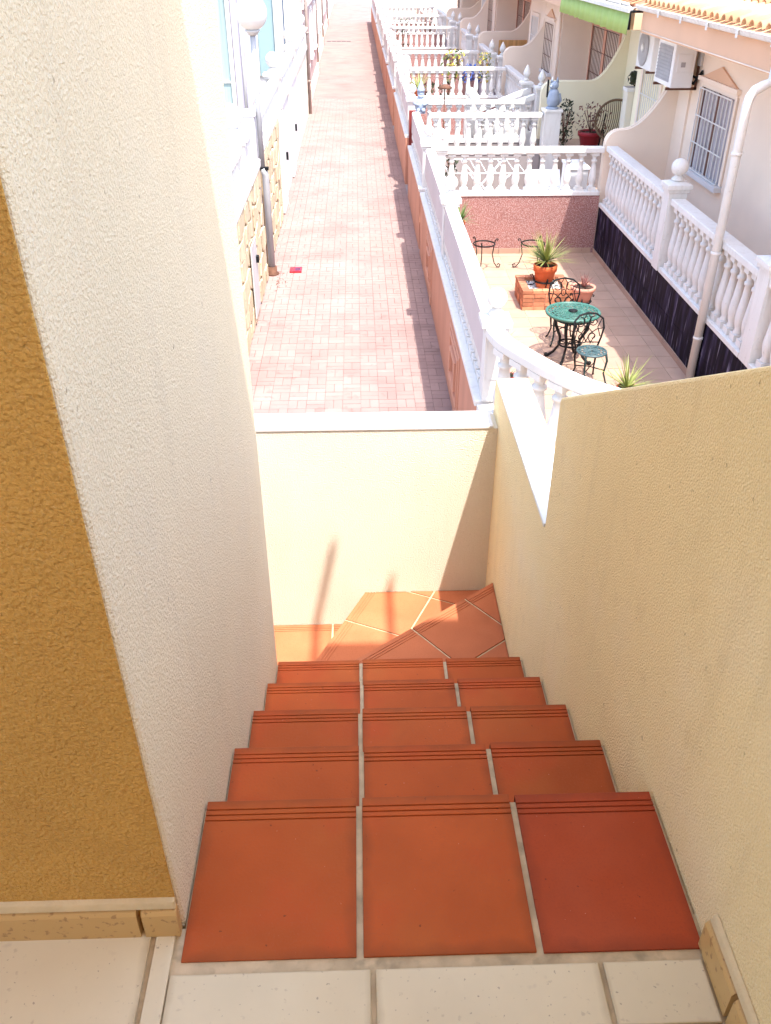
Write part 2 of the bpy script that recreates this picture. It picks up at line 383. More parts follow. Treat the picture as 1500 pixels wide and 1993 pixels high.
# ================================================================== STAIRS
st = thing('staircase', 'terracotta tiled stairs with grooved nosings, going down and turning left at the cream parapet', 'staircase', (0.13, 1.2, -0.2))
TREAD, RISE = 0.331, 0.208
N1 = 1.228
noseY = [N1+TREAD*k for k in range(5)]
levels = [-RISE*k for k in range(5)]
body = MB()
for k in range(5):
    yb = 0.855 if k == 0 else noseY[k-1]-0.02
    body.box(XL+0.002, XR-0.002, yb, noseY[k]-0.016, -1.9, levels[k]-0.006)
ZA, ZB, ZC = levels[4]-RISE, levels[4]-2*RISE, levels[4]-3*RISE
nA = ((-0.35, 2.535), (0.63, 3.302)); nB = ((-0.345, 2.76), (0.02, 3.535))
YP = 3.50
regA = clip([(XL+0.002, noseY[4]-0.02), (XR-0.002, noseY[4]-0.02), (XR-0.002, YP), (XL+0.002, YP)], nA[0], nA[1], False)
regB = clip([(XL-0.3, noseY[4]-0.01), (XR-0.002, noseY[4]-0.01), (XR-0.002, YP-0.002), (XL-0.3, YP-0.002)], nB[0], nB[1], False)
regB = clip(regB, (nA[0][0], nA[0][1]-0.03), (nA[1][0], nA[1][1]-0.03), True)
regC = [(-1.3, 2.575), (0.2, 2.575), (0.2, YP-0.002), (-1.3, YP-0.002)]
regC = clip(regC, (nB[0][0]+0.03, nB[0][1]), (nB[1][0]+0.03, nB[1][1]), True)
body.prism(regA, 'z', -1.9, ZA-0.006); body.prism(regB, 'z', -1.9, ZB-0.006); body.prism(regC, 'z', -1.9, ZC-0.006)
body.build('stair_body', 'grout', st)
def tread_tile(region, o, u, v, u0, u1, v0, v1, z, m='terracotta_tile', grooves=True):
    """one tile: local u along the nosing, v back from it; clipped to the tread, with three grooves near the nosing"""
    def W(a, b): return (o[0]+u[0]*a+v[0]*b, o[1]+u[1]*a+v[1]*b)
    mb = MB(); got = False
    def pc(a, b, za, zb):
        poly = clip_conv([W(u0, a), W(u1, a), W(u1, b), W(u0, b)], region) if region else [W(u0, a), W(u1, a), W(u1, b), W(u0, b)]
        if len(poly) > 2 and abs(area(poly)) > 2e-5: mb.prism(poly, 'z', za, zb); return True
    got = pc(v0, v1, z-0.012, z-0.0035)
    if not got: return
    if grooves and v0 < 0.02:
        cuts = [v0, 0.021, 0.0245, 0.0345, 0.038, 0.048, 0.0515, v1]
        for a, b in ((cuts[0], cuts[1]), (cuts[2], cuts[3]), (cuts[4], cuts[5]), (cuts[6], cuts[7])): pc(a, b, z-0.0034, z)
        if u == (1, 0) and v == (0, -1):                           # rounded nosing drop
            mb.box(o[0]+u0, o[0]+u1, o[1]-0.012, o[1]+0.0005, z-0.022, z-0.0005)
    else: pc(v0, v1, z-0.0034, z)
    return mb.build('tread_tile', m, st, bevel=0.0012)
XJ = [(-0.345, -0.026), (-0.013, 0.3045), (0.3175, 0.612)]
for k in range(5):
    for i, (x0, x1) in enumerate(XJ):
        j = random.uniform(-0.002, 0.002); dx = 0.004*(k % 2)
        a = x0 if i == 0 else x0+dx; b = x1 if i == 2 else x1+dx
        m = 'red_terracotta_tile' if (i == 2 and k < 1) else 'terracotta_tile'
        back = 0.352 if k == 0 else TREAD-0.02
        tread_tile(None, (0, noseY[k]+j), (1, 0), (0, -1), a, b, 0.0, back, levels[k]+random.uniform(-.0007, .0007), m)
def unit(a, b):
    l = math.hypot(b[0]-a[0], b[1]-a[1]); return ((b[0]-a[0])/l, (b[1]-a[1])/l)
uA = unit(*nA); vA = (uA[1], -uA[0])
for i in range(-1, 5):
    for (a, b) in ((0.0, 0.318), (0.328, 0.66)):
        tread_tile(regA, nA[0], uA, vA, 0.30*0+0.05+i*0.33+0.005, 0.05+(i+1)*0.33-0.005, a, b, ZA, 'dusty_terracotta_tile')
uB = unit(*nB); vB = (uB[1], -uB[0])
for i in range(-2, 5):
    for (a, b) in ((0.0, 0.318), (0.328, 0.66), (0.67, 0.99)):
        tread_tile(regB, nB[0], uB, vB, -0.08+i*0.33+0.005, -0.08+(i+1)*0.33-0.005, a, b, ZB, 'dusty_terracotta_tile')
for i in range(-4, 2):
    for (a, b) in ((0.0, 0.318), (0.328, 0.66), (0.67, 0.95)):
        tread_tile(regC, (0.0, YP-0.004), (1, 0), (0, -1.0001), -0.17+i*0.33+0.005, -0.17+(i+1)*0.33-0.005, a, b, ZC, 'dusty_terracotta_tile')

# ================================================================== WALLS ROUND THE STAIRS
# left: wall block, its front face towards the porch and its side towards the stairs
wl = thing('wall', 'tall ochre rendered wall at the left of the stairs, with a tiled skirting at its foot', 'wall', (-1.4, 1.7, 0))
LEAN = 0.1                                   # the old wall leans a little towards the porch
MB().prism([(0.949, -2.65), (0.949, 0.0), (0.949-LEAN, 4.0), (2.56, 4.0), (2.56, -2.65)], 'x', -2.6, XL).build('wall_body', 'side_stucco', wl, bevel=0.012)
MB().prism([(0.9488, -0.004), (0.943, -0.004), (0.943-LEAN, 4.0), (0.9488-LEAN, 4.0)], 'x', -2.6, XL-0.004).build('front_bounce_layer', 'bounce_lit_stucco', wl, bevel=0.002)  # thin layer tinted as if lit by warm bounce
prof = [(0.942, 0.003), (0.925, 0.003), (0.925, 0.068), (0.929, 0.076), (0.942, 0.079)]
for x0, x1 in ((-2.2, -1.77), (-1.76, -1.33), (-1.322, -0.905), (-0.897, -0.425), (-0.416, -0.352)):
    MB().prism(prof, 'x', x0, x1).build('skirting_tile', 'skirting_tile', wl)
MB().prism([(0.9425, 0.0795), (0.930, 0.0795), (0.933, 0.098), (0.9425, 0.104)], 'x', -2.2, -0.353).build('mortar_fillet', 'mortar', wl, bevel=0.003)
# right: sloped parapet wall, then a lower part with a white coping
wr = thing('wall', 'cream rendered wall at the right of the stairs, its sloped top dropping to a low white coping', 'wall', (0.69, 1.5, -0.5))
TH2 = 0.15
poly = [(-1.8, -2.65), (3.66, -2.65), (3.66, -0.135), (2.44, -0.135), (2.44, 0.345), (2.432, 0.36), (2.41, 0.372), (0.3, 1.49), (-1.8, 1.49)]
MB().prism(poly, 'x', XR, XR+TH2).build('wall_body', 'ochre_stucco', wr, bevel=0.008)
MB().box(XR-0.004, XR+TH2-0.02, 2.4405, 3.575, -0.1345, -0.118).build('coping', 'white_paint', wr, bevel=0.004)
skp = [(XR-0.001, 0.003), (XR-0.016, 0.003), (XR-0.016, 0.068), (XR-0.012, 0.076), (XR-0.001, 0.079)]
for y0, y1 in ((0.752, 0.882), (0.33, 0.742), (-0.1, 0.32)):
    MB().prism([(p[0], p[1]) for p in skp], 'y', y0, y1).build('skirting_tile', 'skirting_tile', wr)
MB().prism([(XR-0.0005, 0.0795), (XR-0.011, 0.0795), (XR-0.008, 0.098), (XR-0.0005, 0.104)], 'y', -0.1, 0.880).build('mortar_fillet', 'mortar', wr, bevel=0.003)
# parapet across the foot of the stairs
pw = thing('parapet', 'low cream parapet wall with a white coping across the turn of the stairs', 'parapet', (-0.3, 3.57, -1.4))
MB().box(-2.6, XR+0.0, YP, 3.64, -2.65, -0.312).build('wall_body', 'cream_stucco', pw)
MB().box(-2.6, XR-0.02, YP-0.006, 3.652, -0.312, -0.297).build('coping', 'white_paint', pw, bevel=0.004)

# porch overhead and behind the camera (outside the frame; it shades the stairs as in the photograph)
pr = MB().box(-2.75, 1.6, -1.95, 0.95, 4.0, 4.16).build('porch_ceiling', 'porch_paint'); tag(pr, kind='structure')
MB().prism([(0.868, 3.96), (0.902, 3.96), (0.902, 3.999), (0.868, 3.999)], 'y', -1.9, 1.53).build('rafter', 'brown_wood', pr)
MB().prism([(1.205, 3.96), (1.239, 3.96), (1.239, 3.999), (1.205, 3.999)], 'y', -1.9, 1.44).build('rafter', 'brown_wood', pr)
pb = MB().box(-2.75, 0.98, -1.95, -1.8, -0.1, 4.0).build('porch_wall', 'porch_paint'); tag(pb, kind='structure')

# ================================================================== BALUSTRADES
def bal_profile(h):
    k = h/0.56
    return [(r, z*k) for r, z in ((0.050, 0.055), (0.052, 0.065), (0.036, 0.085), (0.050, 0.12), (0.060, 0.17), (0.058, 0.21), (0.046, 0.29),
            (0.036, 0.37), (0.032, 0.42), (0.046, 0.43), (0.046, 0.45), (0.031, 0.46), (0.034, 0.49), (0.048, 0.515))]
def bal_mesh(h, m='white_paint'):
    mb = MB().lathe(bal_profile(h), seg=12); k = h/0.56
    mb.box(-0.058, 0.058, -0.058, 0.058, 0, 0.055*k); mb.box(-0.055, 0.055, -0.055, 0.055, 0.515*k, h)
    return mb.mesh('baluster', m)
BAL = bal_mesh(0.56)
def finial_mb(c, r, kind='ball'):
    mb = MB()
    if kind == 'ball':
        mb.lathe([(r*0.75, 0), (r*0.8, 0.02), (r*0.45, 0.05), (r*0.5, 0.065)], c, 14)
        mb.ball((c[0], c[1], c[2]+0.055+r*0.95), r, 16, 10)
    else:
        mb.lathe([(r*0.8, 0), (r*0.85, 0.02), (r*0.4, 0.05), (r*0.45, 0.06), (r*0.9, 0.10), (r*0.95, 0.15), (r*0.6, 0.22), (r*0.2, 0.28), (0.004, 0.30)], c, 12)
    return mb
def post(root, x, y, z0, ztop, w=0.18, kind='ball', r=0.10, m='white_paint'):
    h = w/2
    p = MB().box(x-h, x+h, y-h, y+h, z0, ztop-0.12)
    p.box(x-h+0.02, x+h-0.02, y-h-0.006, y-h, z0+0.2, ztop-0.2)
    p = p.build('post', m, root, bevel=0.006)
    c = MB().box(x-h-0.02, x+h+0.02, y-h-0.02, y+h+0.02, ztop-0.119, ztop-0.08).box(x-h-0.04, x+h+0.04, y-h-0.04, y+h+0.04, ztop-0.0795, ztop-0.03)
    c.add([(x-h-.04, y-h-.04, ztop-.0295), (x+h+.04, y-h-.04, ztop-.0295), (x+h+.04, y+h+.04, ztop-.0295), (x-h-.04, y+h+.04, ztop-.0295),
           (x-h*.45, y-h*.45, ztop), (x+h*.45, y-h*.45, ztop), (x+h*.45, y+h*.45, ztop), (x-h*.45, y+h*.45, ztop)],
          [(0,1,5,4), (1,2,6,5), (2,3,7,6), (3,0,4,7), (4,5,6,7), (3,2,1,0)])
    c = c.build('post_cap', m, p, bevel=0.004)
    if kind: finial_mb((x, y, ztop), r, kind).build('finial', m, p)
    return p
def bar_along(p0, p1, w, z0a, z1a, z0b=None, z1b=None):
    """a straight bar of width w from p0 to p1 with its own bottom and top height at each end"""
    z0b = z0a if z0b is None else z0b; z1b = z1a if z1b is None else z1b
    d = Vector((p1[0]-p0[0], p1[1]-p0[1])).normalized(); n = Vector((-d.y, d.x))*w/2
    q = [(p0[0]-n.x, p0[1]-n.y), (p1[0]-n.x, p1[1]-n.y), (p1[0]+n.x, p1[1]+n.y), (p0[0]+n.x, p0[1]+n.y)]
    zb = [z0a, z0b, z0b, z0a]; zt = [z1a, z1b, z1b, z1a]
    return MB().add([(q[i][0], q[i][1], zb[i]) for i in range(4)]+[(q[i][0], q[i][1], zt[i]) for i in range(4)],
                    [(0,3,2,1), (4,5,6,7), (0,1,5,4), (1,2,6,5), (2,3,7,6), (3,0,4,7)])
def run(root, p0, p1, zb, zt, spacing=0.2, rw=0.17, me=None, ends=0.12, base=True, m='white_paint', fat=1.0):
    """base rail, balusters and top rail between two points; heights of the wall top and rail top"""
    if base: bar_along(p0, p1, 0.19, zb, zb+0.055).build('base_rail', m, root, bevel=0.006)
    bar_along(p0, p1, rw, zt-0.075, zt).build('handrail', m, root, bevel=0.010)
    L = math.hypot(p1[0]-p0[0], p1[1]-p0[1]); n = max(1, int(round((L-2*ends)/spacing)))
    h = (zt-0.075)-(zb+0.055)
    rz = math.atan2(p1[1]-p0[1], p1[0]-p0[0])
    for i in range(n+1):
        t = (ends+(L-2*ends)*i/n)/L
        inst('baluster', me or BAL, root, (p0[0]+(p1[0]-p0[0])*t, p0[1]+(p1[1]-p0[1])*t, zb+0.055), rz, (fat, fat, h/0.56))

# --- the wall between the alley and the patios, one per house
ZBASE, ZRAIL = -1.76, -1.07
def alley_wall(y0, y1, label, posts, panels=(), gate=None, first=False, statue=False, zr=ZRAIL):
    root = thing('garden_wall', label, 'wall', (1.08, y0, AZ), 'patio walls along the alley')
    MB().box(0.97, 1.21, y0, y1, AZ, ZBASE).build('wall_base', 'orange_render', root)
    MB().box(0.955, 1.205, y0, y1-0.003, ZBASE, ZBASE+0.05).build('base_rail', 'white_paint', root, bevel=0.006)
    ys = [y0]+[p for p in posts if y0 < p < y1]+[y1]
    for a, b in zip(ys[:-1], ys[1:]):
        if b-a < 0.4: continue
        run(root, (1.10, a+0.05), (1.10, b-0.05), ZBASE+0.0, zr, 0.185, 0.125, base=False, fat=1.3)
        MB().box(1.020, 1.0365, a+0.13, b-0.13, -1.46, zr-0.006).build('privacy_panel', 'panel_grey', root)
    for p in posts: post(root, 1.095, p, ZBASE+0.051, zr+0.10, 0.165, 'ball', 0.082)
    for yc in panels:
        for (hw, z0, z1, t) in ((0.48, -2.50, -1.86, 0.012), (0.40, -2.44, -1.92, 0.022), (0.24, -2.34, -2.02, 0.034)):
            fr = MB()
            e = 0.04
            fr.box(0.97-t, 0.972, yc-hw, yc+hw, z0, z0+e).box(0.97-t, 0.972, yc-hw, yc+hw, z1-e, z1)
            fr.box(0.97-t, 0.972, yc-hw, yc-hw+e, z0+e, z1-e).box(0.97-t, 0.972, yc+hw-e, yc+hw, z0+e, z1-e)
            fr.build('panel_frame', 'orange_trim', root, bevel=0.004)
        MB().box(0.972-0.018, 0.972, yc-0.48, yc-0.30, -2.62, -2.505).build('panel_foot', 'orange_trim', root, bevel=0.004)
    return root
w1 = alley_wall(6.62, 13.90, 'nearest patio wall along the alley, orange base with two framed panels and white balusters above', [6.69, 10.6], panels=(8.35, 11.9))
w2 = alley_wall(14.10, 17.55, 'patio wall along the alley just before the dark red gate', [14.25], zr=-1.12)
lab = ['patio wall along the alley just beyond the dark red gate', 'patio wall along the alley beside the patio with yellow flowers', 'fourth patio wall along the alley counted from the red gate',
       'distant patio wall along the alley, second from the far end', 'farthest patio wall along the alley, at the top of the photo']
segs = [(18.55, 24.4), (25.3, 30.1), (30.9, 35.4), (36.2, 46.0), (47.0, 60.0)]
for (a, b), l in zip(segs, lab):
    alley_wall(a, b, l, [a+0.15, (a+b)/2, b-0.15] if b-a < 7 else [a+.15, a+(b-a)/3, a+2*(b-a)/3, b-.15], zr=-1.12)
# red gate
gr = thing('gate', 'narrow dark red metal gate in the patio wall, below the gnome statue', 'gate', (1.08, 18.05, AZ))
MB().box(1.10, 1.14, 17.62, 18.48, AZ+0.03, -1.35).build('gate_leaf', 'red_metal', gr)
MB().box(1.03, 1.20, 17.555, 17.615, AZ, -1.25).build('gate_post', 'red_metal', gr)
MB().box(1.03, 1.20, 18.485, 18.545, AZ, -1.25).build('gate_post', 'red_metal', gr)
for z in (-2.4, -2.1, -1.8, -1.5): MB().box(1.085, 1.099, 17.64, 18.46, z, z+0.05).build('gate_bar', 'red_metal', gr)
for gy, (ga, gb) in zip((24.85, 30.5, 35.8, 46.5), ((24.4, 25.3), (30.1, 30.9), (35.4, 36.2), (46, 47))):
    q = thing('gate', {24.85: 'white gate in the patio wall beside the yellow flowers', 30.5: 'second white gate counted beyond the red gate', 35.8: 'third white gate counted beyond the red gate',
              46.5: 'farthest white gate along the alley'}[gy], 'gate', (1.08, gy, AZ), 'white patio gates')
    MB().box(1.03, 1.07, ga+0.05, gb-0.05, AZ+0.04, -1.3).build('gate_leaf', 'white_paint', q)
    for z in (-2.3, -1.9, -1.5): MB().box(1.012, 1.029, ga+0.06, gb-0.06, z, z+0.06).build('gate_bar', 'white_paint', q)

# --- curved balustrade at the near corner of the patio
cb = thing('balustrade', 'curved white balustrade rounding the near corner of the patio with the green table', 'balustrade', (1.2, 5.7, AZ))
PATH = [(1.075, 6.60), (1.085, 6.50), (1.13, 6.31), (1.26, 6.04), (1.39, 5.80), (1.53, 5.60), (1.68, 5.44), (1.86, 5.30), (2.08, 5.19), (2.35, 5.12), (2.65, 5.09)]
def smooth(p, n=4):
    out = []
    for i in range(len(p)-1):
        a, b, c, d = p[max(i-1, 0)], p[i], p[i+1], p[min(i+2, len(p)-1)]
        for k in range(n):
            t = k/n
            out.append(tuple(0.5*(2*b[m]+(c[m]-a[m])*t+(2*a[m]-5*b[m]+4*c[m]-d[m])*t*t+(3*b[m]-a[m]-3*c[m]+d[m])*t**3) for m in (0, 1)))
    return out+[p[-1]]
PS = smooth(PATH)
def path_bar(w, z0, z1):
    mb = MB(); k = len(PS); l = []; r = []
    for i, p in enumerate(PS):
        a, b = PS[max(i-1, 0)], PS[min(i+1, k-1)]; d = Vector((b[0]-a[0], b[1]-a[1])).normalized()
        l.append((p[0]-d.y*w/2, p[1]+d.x*w/2)); r.append((p[0]+d.y*w/2, p[1]-d.x*w/2))
    vs = [(x, y, z) for z in (z0, z1) for (x, y) in r+l]; o = 2*k; fs = []
    for i in range(k-1):
        fs += [(i, k+i, k+i+1, i+1), (o+i, o+i+1, o+k+i+1, o+k+i), (i, i+1, o+i+1, o+i), (k+i, o+k+i, o+k+i+1, k+i+1)]
    fs += [(0, o, o+k, k), (k-1, 2*k-1, o+2*k-1, o+k-1)]
    return mb.add(vs, fs)
path_bar(0.20, AZ, -1.78).build('wall_base', 'orange_render', cb)
path_bar(0.21, -1.78, -1.725).build('base_rail', 'white_paint', cb, bevel=0.006)
path_bar(0.145, -1.115, -1.04).build('handrail', 'white_paint', cb, bevel=0.010)
acc = 0.0; nxt = 0.30
for a, b in zip(PS[:-1], PS[1:]):
    l = math.hypot(b[0]-a[0], b[1]-a[1])
    while nxt < acc+l:
        t = (nxt-acc)/l; inst('baluster', BAL, cb, (a[0]+(b[0]-a[0])*t, a[1]+(b[1]-a[1])*t, -1.725), math.atan2(b[1]-a[1], b[0]-a[0]), (1.3, 1.3, 0.61/0.56)); nxt += 0.225
    acc += l

# --- balustrades crossing between patios: granular base facing us, white balusters on top
def cross_wall(y, x0, x1, label, zb=ZBASE, zr=ZRAIL, postL=True, base='granular_render', sp=0.198):
    root = thing('garden_wall', label, 'wall', ((x0+x1)/2, y, AZ), 'white balustrades dividing the patios')
    MB().box(x0, x1, y-0.08, y+0.10, AZ, zb).build('wall_base', base, root)
    run(root, (x0+0.02, y), (x1-0.01, y), zb, zr, sp)
    if postL: post(root, x0-0.05, y, AZ, zr+0.06, 0.17, 'ball', 0.085)
    return root
cw = cross_wall(13.9, 1.29, 3.74, 'balustrade on a pink granular wall behind the green table and plant stands')
for i, x in enumerate([1.23+T*j for j in range(8)]):
    MB().box(x+0.004, min(x+T-0.004, 3.70), 13.805, 13.818, AZ+0.004, AZ+0.085).build('skirting_tile', 'patio_tile', cw)
cross_wall(17.0, 1.29, 3.36, 'white balustrade between the two grey-blue statues', postL=False, zb=-1.76, base='patio_grey')
cross_wall(18.6, 1.29, 3.3, 'low white balustrade just behind the statues, in front of the stair rails', zb=-1.85, zr=-1.08, postL=False, base='patio_grey')
cross_wall(24.0, 1.29, 3.72, 'balustrade on a pink wall with yellow flowers behind its rail', zb=-1.80, zr=-1.10)
cross_wall(29.4, 1.29, 3.72, 'white balustrade on the mauve wall just beyond the yellow flowers', zb=-1.85, zr=-1.25)
cross_wall(35.7, 1.29, 3.72, 'fourth white balustrade up the row, beside the sunlit curved partition', zb=-1.80, zr=-1.07)
cross_wall(41.0, 1.29, 3.72, 'second farthest white balustrade between patios, dark things showing through', zb=-1.75, zr=-1.05)
cross_wall(46.5, 1.29, 3.72, 'farthest white balustrade between patios, at the top of the photo', zb=-1.75, zr=-1.05)

# --- dark marble wall and its balustrade on the right of the patio
mw = thing('garden_wall', 'dark purple marble-clad wall carrying a white balustrade, right of the patio', 'wall', (3.85, 10.8, AZ))
MB().box(3.765, 3.93, 5.2, 13.82, AZ, -1.922).build('wall_base', 'brown_wood', mw)
y = 5.25
while y < 13.7:
    for z0, z1 in ((AZ+0.08, -2.287), (-2.281, -1.925)):
        MB().box(3.747+random.uniform(0, .003), 3.764, y+0.003, min(y+0.597, 13.81), z0, z1).build('marble_tile', 'dark_marble', mw)
    MB().box(3.735, 3.764, y+0.003, min(y+0.597, 13.81), AZ+0.004, AZ+0.078).build('skirting_tile', 'patio_tile', mw)
    y += 0.6
for a, b in ((5.3, 7.68), (7.94, 10.63), (10.89, 13.80)):
    run(mw, (3.83, a), (3.83, b), -1.921, -1.04, 0.192, 0.17, ends=0.13)
post(mw, 3.83, 10.76, -1.92, -0.86, 0.22, 'ball', 0.10)
post(mw, 3.86, 7.81, -1.92, -0.88, 0.24, 'ball', 0.11)

# --- right-hand balustrades of the farther patios, with pairs of pointed posts
for i, (a, b, l) in enumerate(((19.6, 24.4, 'terrace balustrade running back from the pair of posts by the yellow-green partition'),
                               (25.2, 29.9, 'terrace balustrade running back from the second pair of pointed posts'),
                               (30.6, 35.2, 'terrace balustrade beside the third pair of pointed posts'),
                               (36.0, 46.0, 'farthest terrace balustrade at the right of the patios'))):
    q = thing('balustrade', l, 'balustrade', (3.83, a, AZ), 'balustrades along the terraces')
    MB().box(3.76, 3.90, a, b, AZ, -1.90).build('wall_base', 'lilac_plaster', q)
    run(q, (3.83, a+0.1), (3.83, b), -1.90, -1.10, 0.24, 0.15)
    post(q, 3.80, a, AZ, -0.95, 0.19, 'acorn', 0.085); post(q, 3.62, a+0.75, AZ, -0.95, 0.19, 'acorn', 0.085)
# stair rails up to the terrace in the second patio
sr = thing('stair_rail', 'pair of white sloping stair rails rising to the pointed posts, right of the statues', 'stair rail', (3.1, 19.4, AZ))
for yy in (18.95, 19.75):
    b = bar_along((2.45, yy), (3.55, yy), 0.14, -1.52, -1.42, -1.12, -1.02); b.build('handrail', 'white_paint', sr, bevel=0.008)
    bar_along((2.45, yy), (3.55, yy), 0.15, -2.64, -2.05, -2.64, -1.72).build('stair_side', 'white_plaster', sr)
    for k in range(5):
        t = 0.1+0.2*k; inst('baluster', BAL, sr, (2.45+1.1*t, yy, -2.05+0.33*t), 0, (0.9, 0.9, 0.53/0.56*1.0))
    post(sr, 2.36, yy, AZ, -1.25, 0.2, 'ball', 0.10)
for k in range(4): MB().box(2.6+0.28*k, 3.7, 19.03, 19.67, AZ+0.17*k+0.003, AZ+0.17*(k+1)).build('step', 'terrace_floor', sr)
# tall white post with a statue at the end of the middle balustrade
sp = thing('post', 'square white post carrying the right-hand grey-blue statue', 'post', (3.53, 17.0, AZ))
MB().box(3.38, 3.68, 16.86, 17.14, AZ, -1.045).build('shaft', 'white_paint', sp, bevel=0.006)
MB().box(3.36, 3.70, 16.84, 17.16, -1.045, -1.005).build('post_cap', 'white_paint', sp, bevel=0.004)

# ================================================================== HOUSES ON THE RIGHT
FX1, FX2 = 4.73, 5.40            # projecting front and recessed porch front
def grille(root, x, y0, y1, z0, z1, n, m='white_paint', rails=3):
    gb = MB()
    for i in range(n+1):
        yy = y0+(y1-y0)*i/n; gb.box(x-0.006, x+0.006, yy-0.007, yy+0.007, z0, z1)
    for j in range(rails+1):
        zz = z0+(z1-z0)*j/rails; gb.box(x-0.012, x-0.0065, y0, y1, zz-0.008, zz+0.008)
    return gb.build('grille', m, root)
def window(root, x, y0, y1, z0, z1, trim='pale_trim', bars='white_paint', ped=True, n=9, curtain=True):
    w = MB().box(x-0.02, x+0.06, y0-0.07, y0, z0-0.0, z1+0.07).box(x-0.02, x+0.06, y1, y1+0.07, z0, z1+0.07).box(x-0.02, x+0.06, y0, y1, z1, z1+0.07)
    w = w.build('window', trim, root, bevel=0.004)
    MB().box(x+0.02, x+0.03, y0, y1, z0, z1).build('pane', 'curtain_grey' if curtain else 'dark_glass', w)
    for a, b in (((y0+y1)/2-0.03, (y0+y1)/2+0.03), (y0, y0+.04), (y1-.04, y1)): MB().box(x+0.005, x+0.0195, a, b, z0, z1).build('sash_stile', 'brown_wood', w)
    MB().box(x-0.10, x+0.06, y0-0.10, y1+0.10, z0-0.07, z0-0.002).build('sill', 'white_plaster', w, bevel=0.006)
    grille(w, x-0.045, y0+0.01, y1-0.01, z0+0.01, z1-0.01, n, bars)
    if ped:
        MB().box(x-0.06, x+0.06, y0-0.12, y1+0.12, z1+0.0705, z1+0.125).build('lintel', trim, w, bevel=0.005)
        ym = (y0+y1)/2
        MB().prism([(y0-0.02, z1+0.1255), (y1+0.02, z1+0.1255), (ym, z1+0.30)], 'x', x-0.03, x+0.05).build('pediment', 'peach_trim', w)
    return w
def door(root, x, y0, y1, z0, z1, frame='peach_frame', bars='brown_wood', n=8, glass='dark_glass'):
    d = MB().box(x-0.03, x+0.05, y0-0.08, y0, z0, z1+0.08).box(x-0.03, x+0.05, y1, y1+0.08, z0, z1+0.08).box(x-0.03, x+0.05, y0, y1, z1, z1+0.08)
    ym = (y0+y1)/2; 
    if y1-y0 > 1.5: d.box(x-0.03, x+0.05, ym-0.09, ym+0.09, z0, z1)
    d = d.build('door', frame, root, bevel=0.004)
    MB().box(x+0.02, x+0.03, y0, y1, z0, z1).build('pane', glass, d)
    grille(d, x-0.02, y0+0.01, y1-0.01, z0+0.02, z1-0.02, n, bars, 4)
    return d
def eave(root, y0, y1, tiles=True):
    """porch beam, gutter and roof at the front of a house"""
    MB().box(3.95, 4.13, y0, y1, 0.47, 0.735).build('porch_beam', 'peach_trim', root, bevel=0.004)
    MB().box(4.13, 6.5, y0, y1, 0.60, 0.68).build('porch_ceiling', 'peach_stucco', root)
    gt = MB(); pr = [(3.955, 0.745), (3.90, 0.735), (3.86, 0.75), (3.835, 0.80), (3.845, 0.805), (3.87, 0.765), (3.90, 0.752), (3.955, 0.76)]
    gt.prism(pr, 'y', y0, y1)
    gt = gt.build('gutter', 'white_paint', root)
    for k in range(int((y1-y0)/0.9)): MB().box(3.828, 3.836, y0+0.4+0.9*k, y0+0.45+0.9*k, 0.72, 0.806).build('gutter_clip', 'white_paint', gt)
    def rz(x): return 0.80+(x-3.9)*0.30
    MB().prism([(3.93, 0.765), (3.93, rz(3.93)-0.01), (8.5, rz(8.5)-0.01), (8.5, rz(8.5)-0.12), (4.3, 0.765)], 'y', y0, y1).build('roof', 'orange_trim', root)
    return rz
def roof_tiles(root, y0, y1, rows=4):
    roof = [c for c in root.children if c.name.startswith('roof')][0]
    seg = 7; sl = 0.30; me = MB(); L = 0.46
    vs = []; fs = []
    for e, (xx, rr) in enumerate(((0, 0.075), (L, 0.062))):
        for k in range(seg+1):
            a = math.pi*k/seg
            for dr in (0, -0.014): vs.append((xx, (rr+dr)*math.cos(a), (rr+dr)*math.sin(a)*0.95+xx*sl))
    n = (seg+1)*2
    for k in range(seg):
        i = 2*k
        fs += [(i, i+2, n+i+2, n+i), (i+1, n+i+1, n+i+3, i+3), (i, i+1, i+3, i+2), (n+i, n+i+2, n+i+3, n+i+1)]
    me.add(vs, fs, True); cover = me.mesh('roof_tile', 'roof_tile')
    cnt = int((y1-y0)/0.195)
    for r in range(rows):
        for i in range(cnt):
            x = 3.90+r*0.40; yy = y0+0.1+i*0.195
            o = inst('roof_tile', cover, roof, (x+random.uniform(-.008, .008), yy, 0.80+(x-3.9)*0.30+0.025+0.012*(r > 0)), random.uniform(-.02, .02))
    MB().prism([(3.88, 0.79), (3.88, 0.802), (8.5, 2.19), (8.5, 2.17)], 'y', y0, y1).build('roof_valley', 'roof_tile', roof)

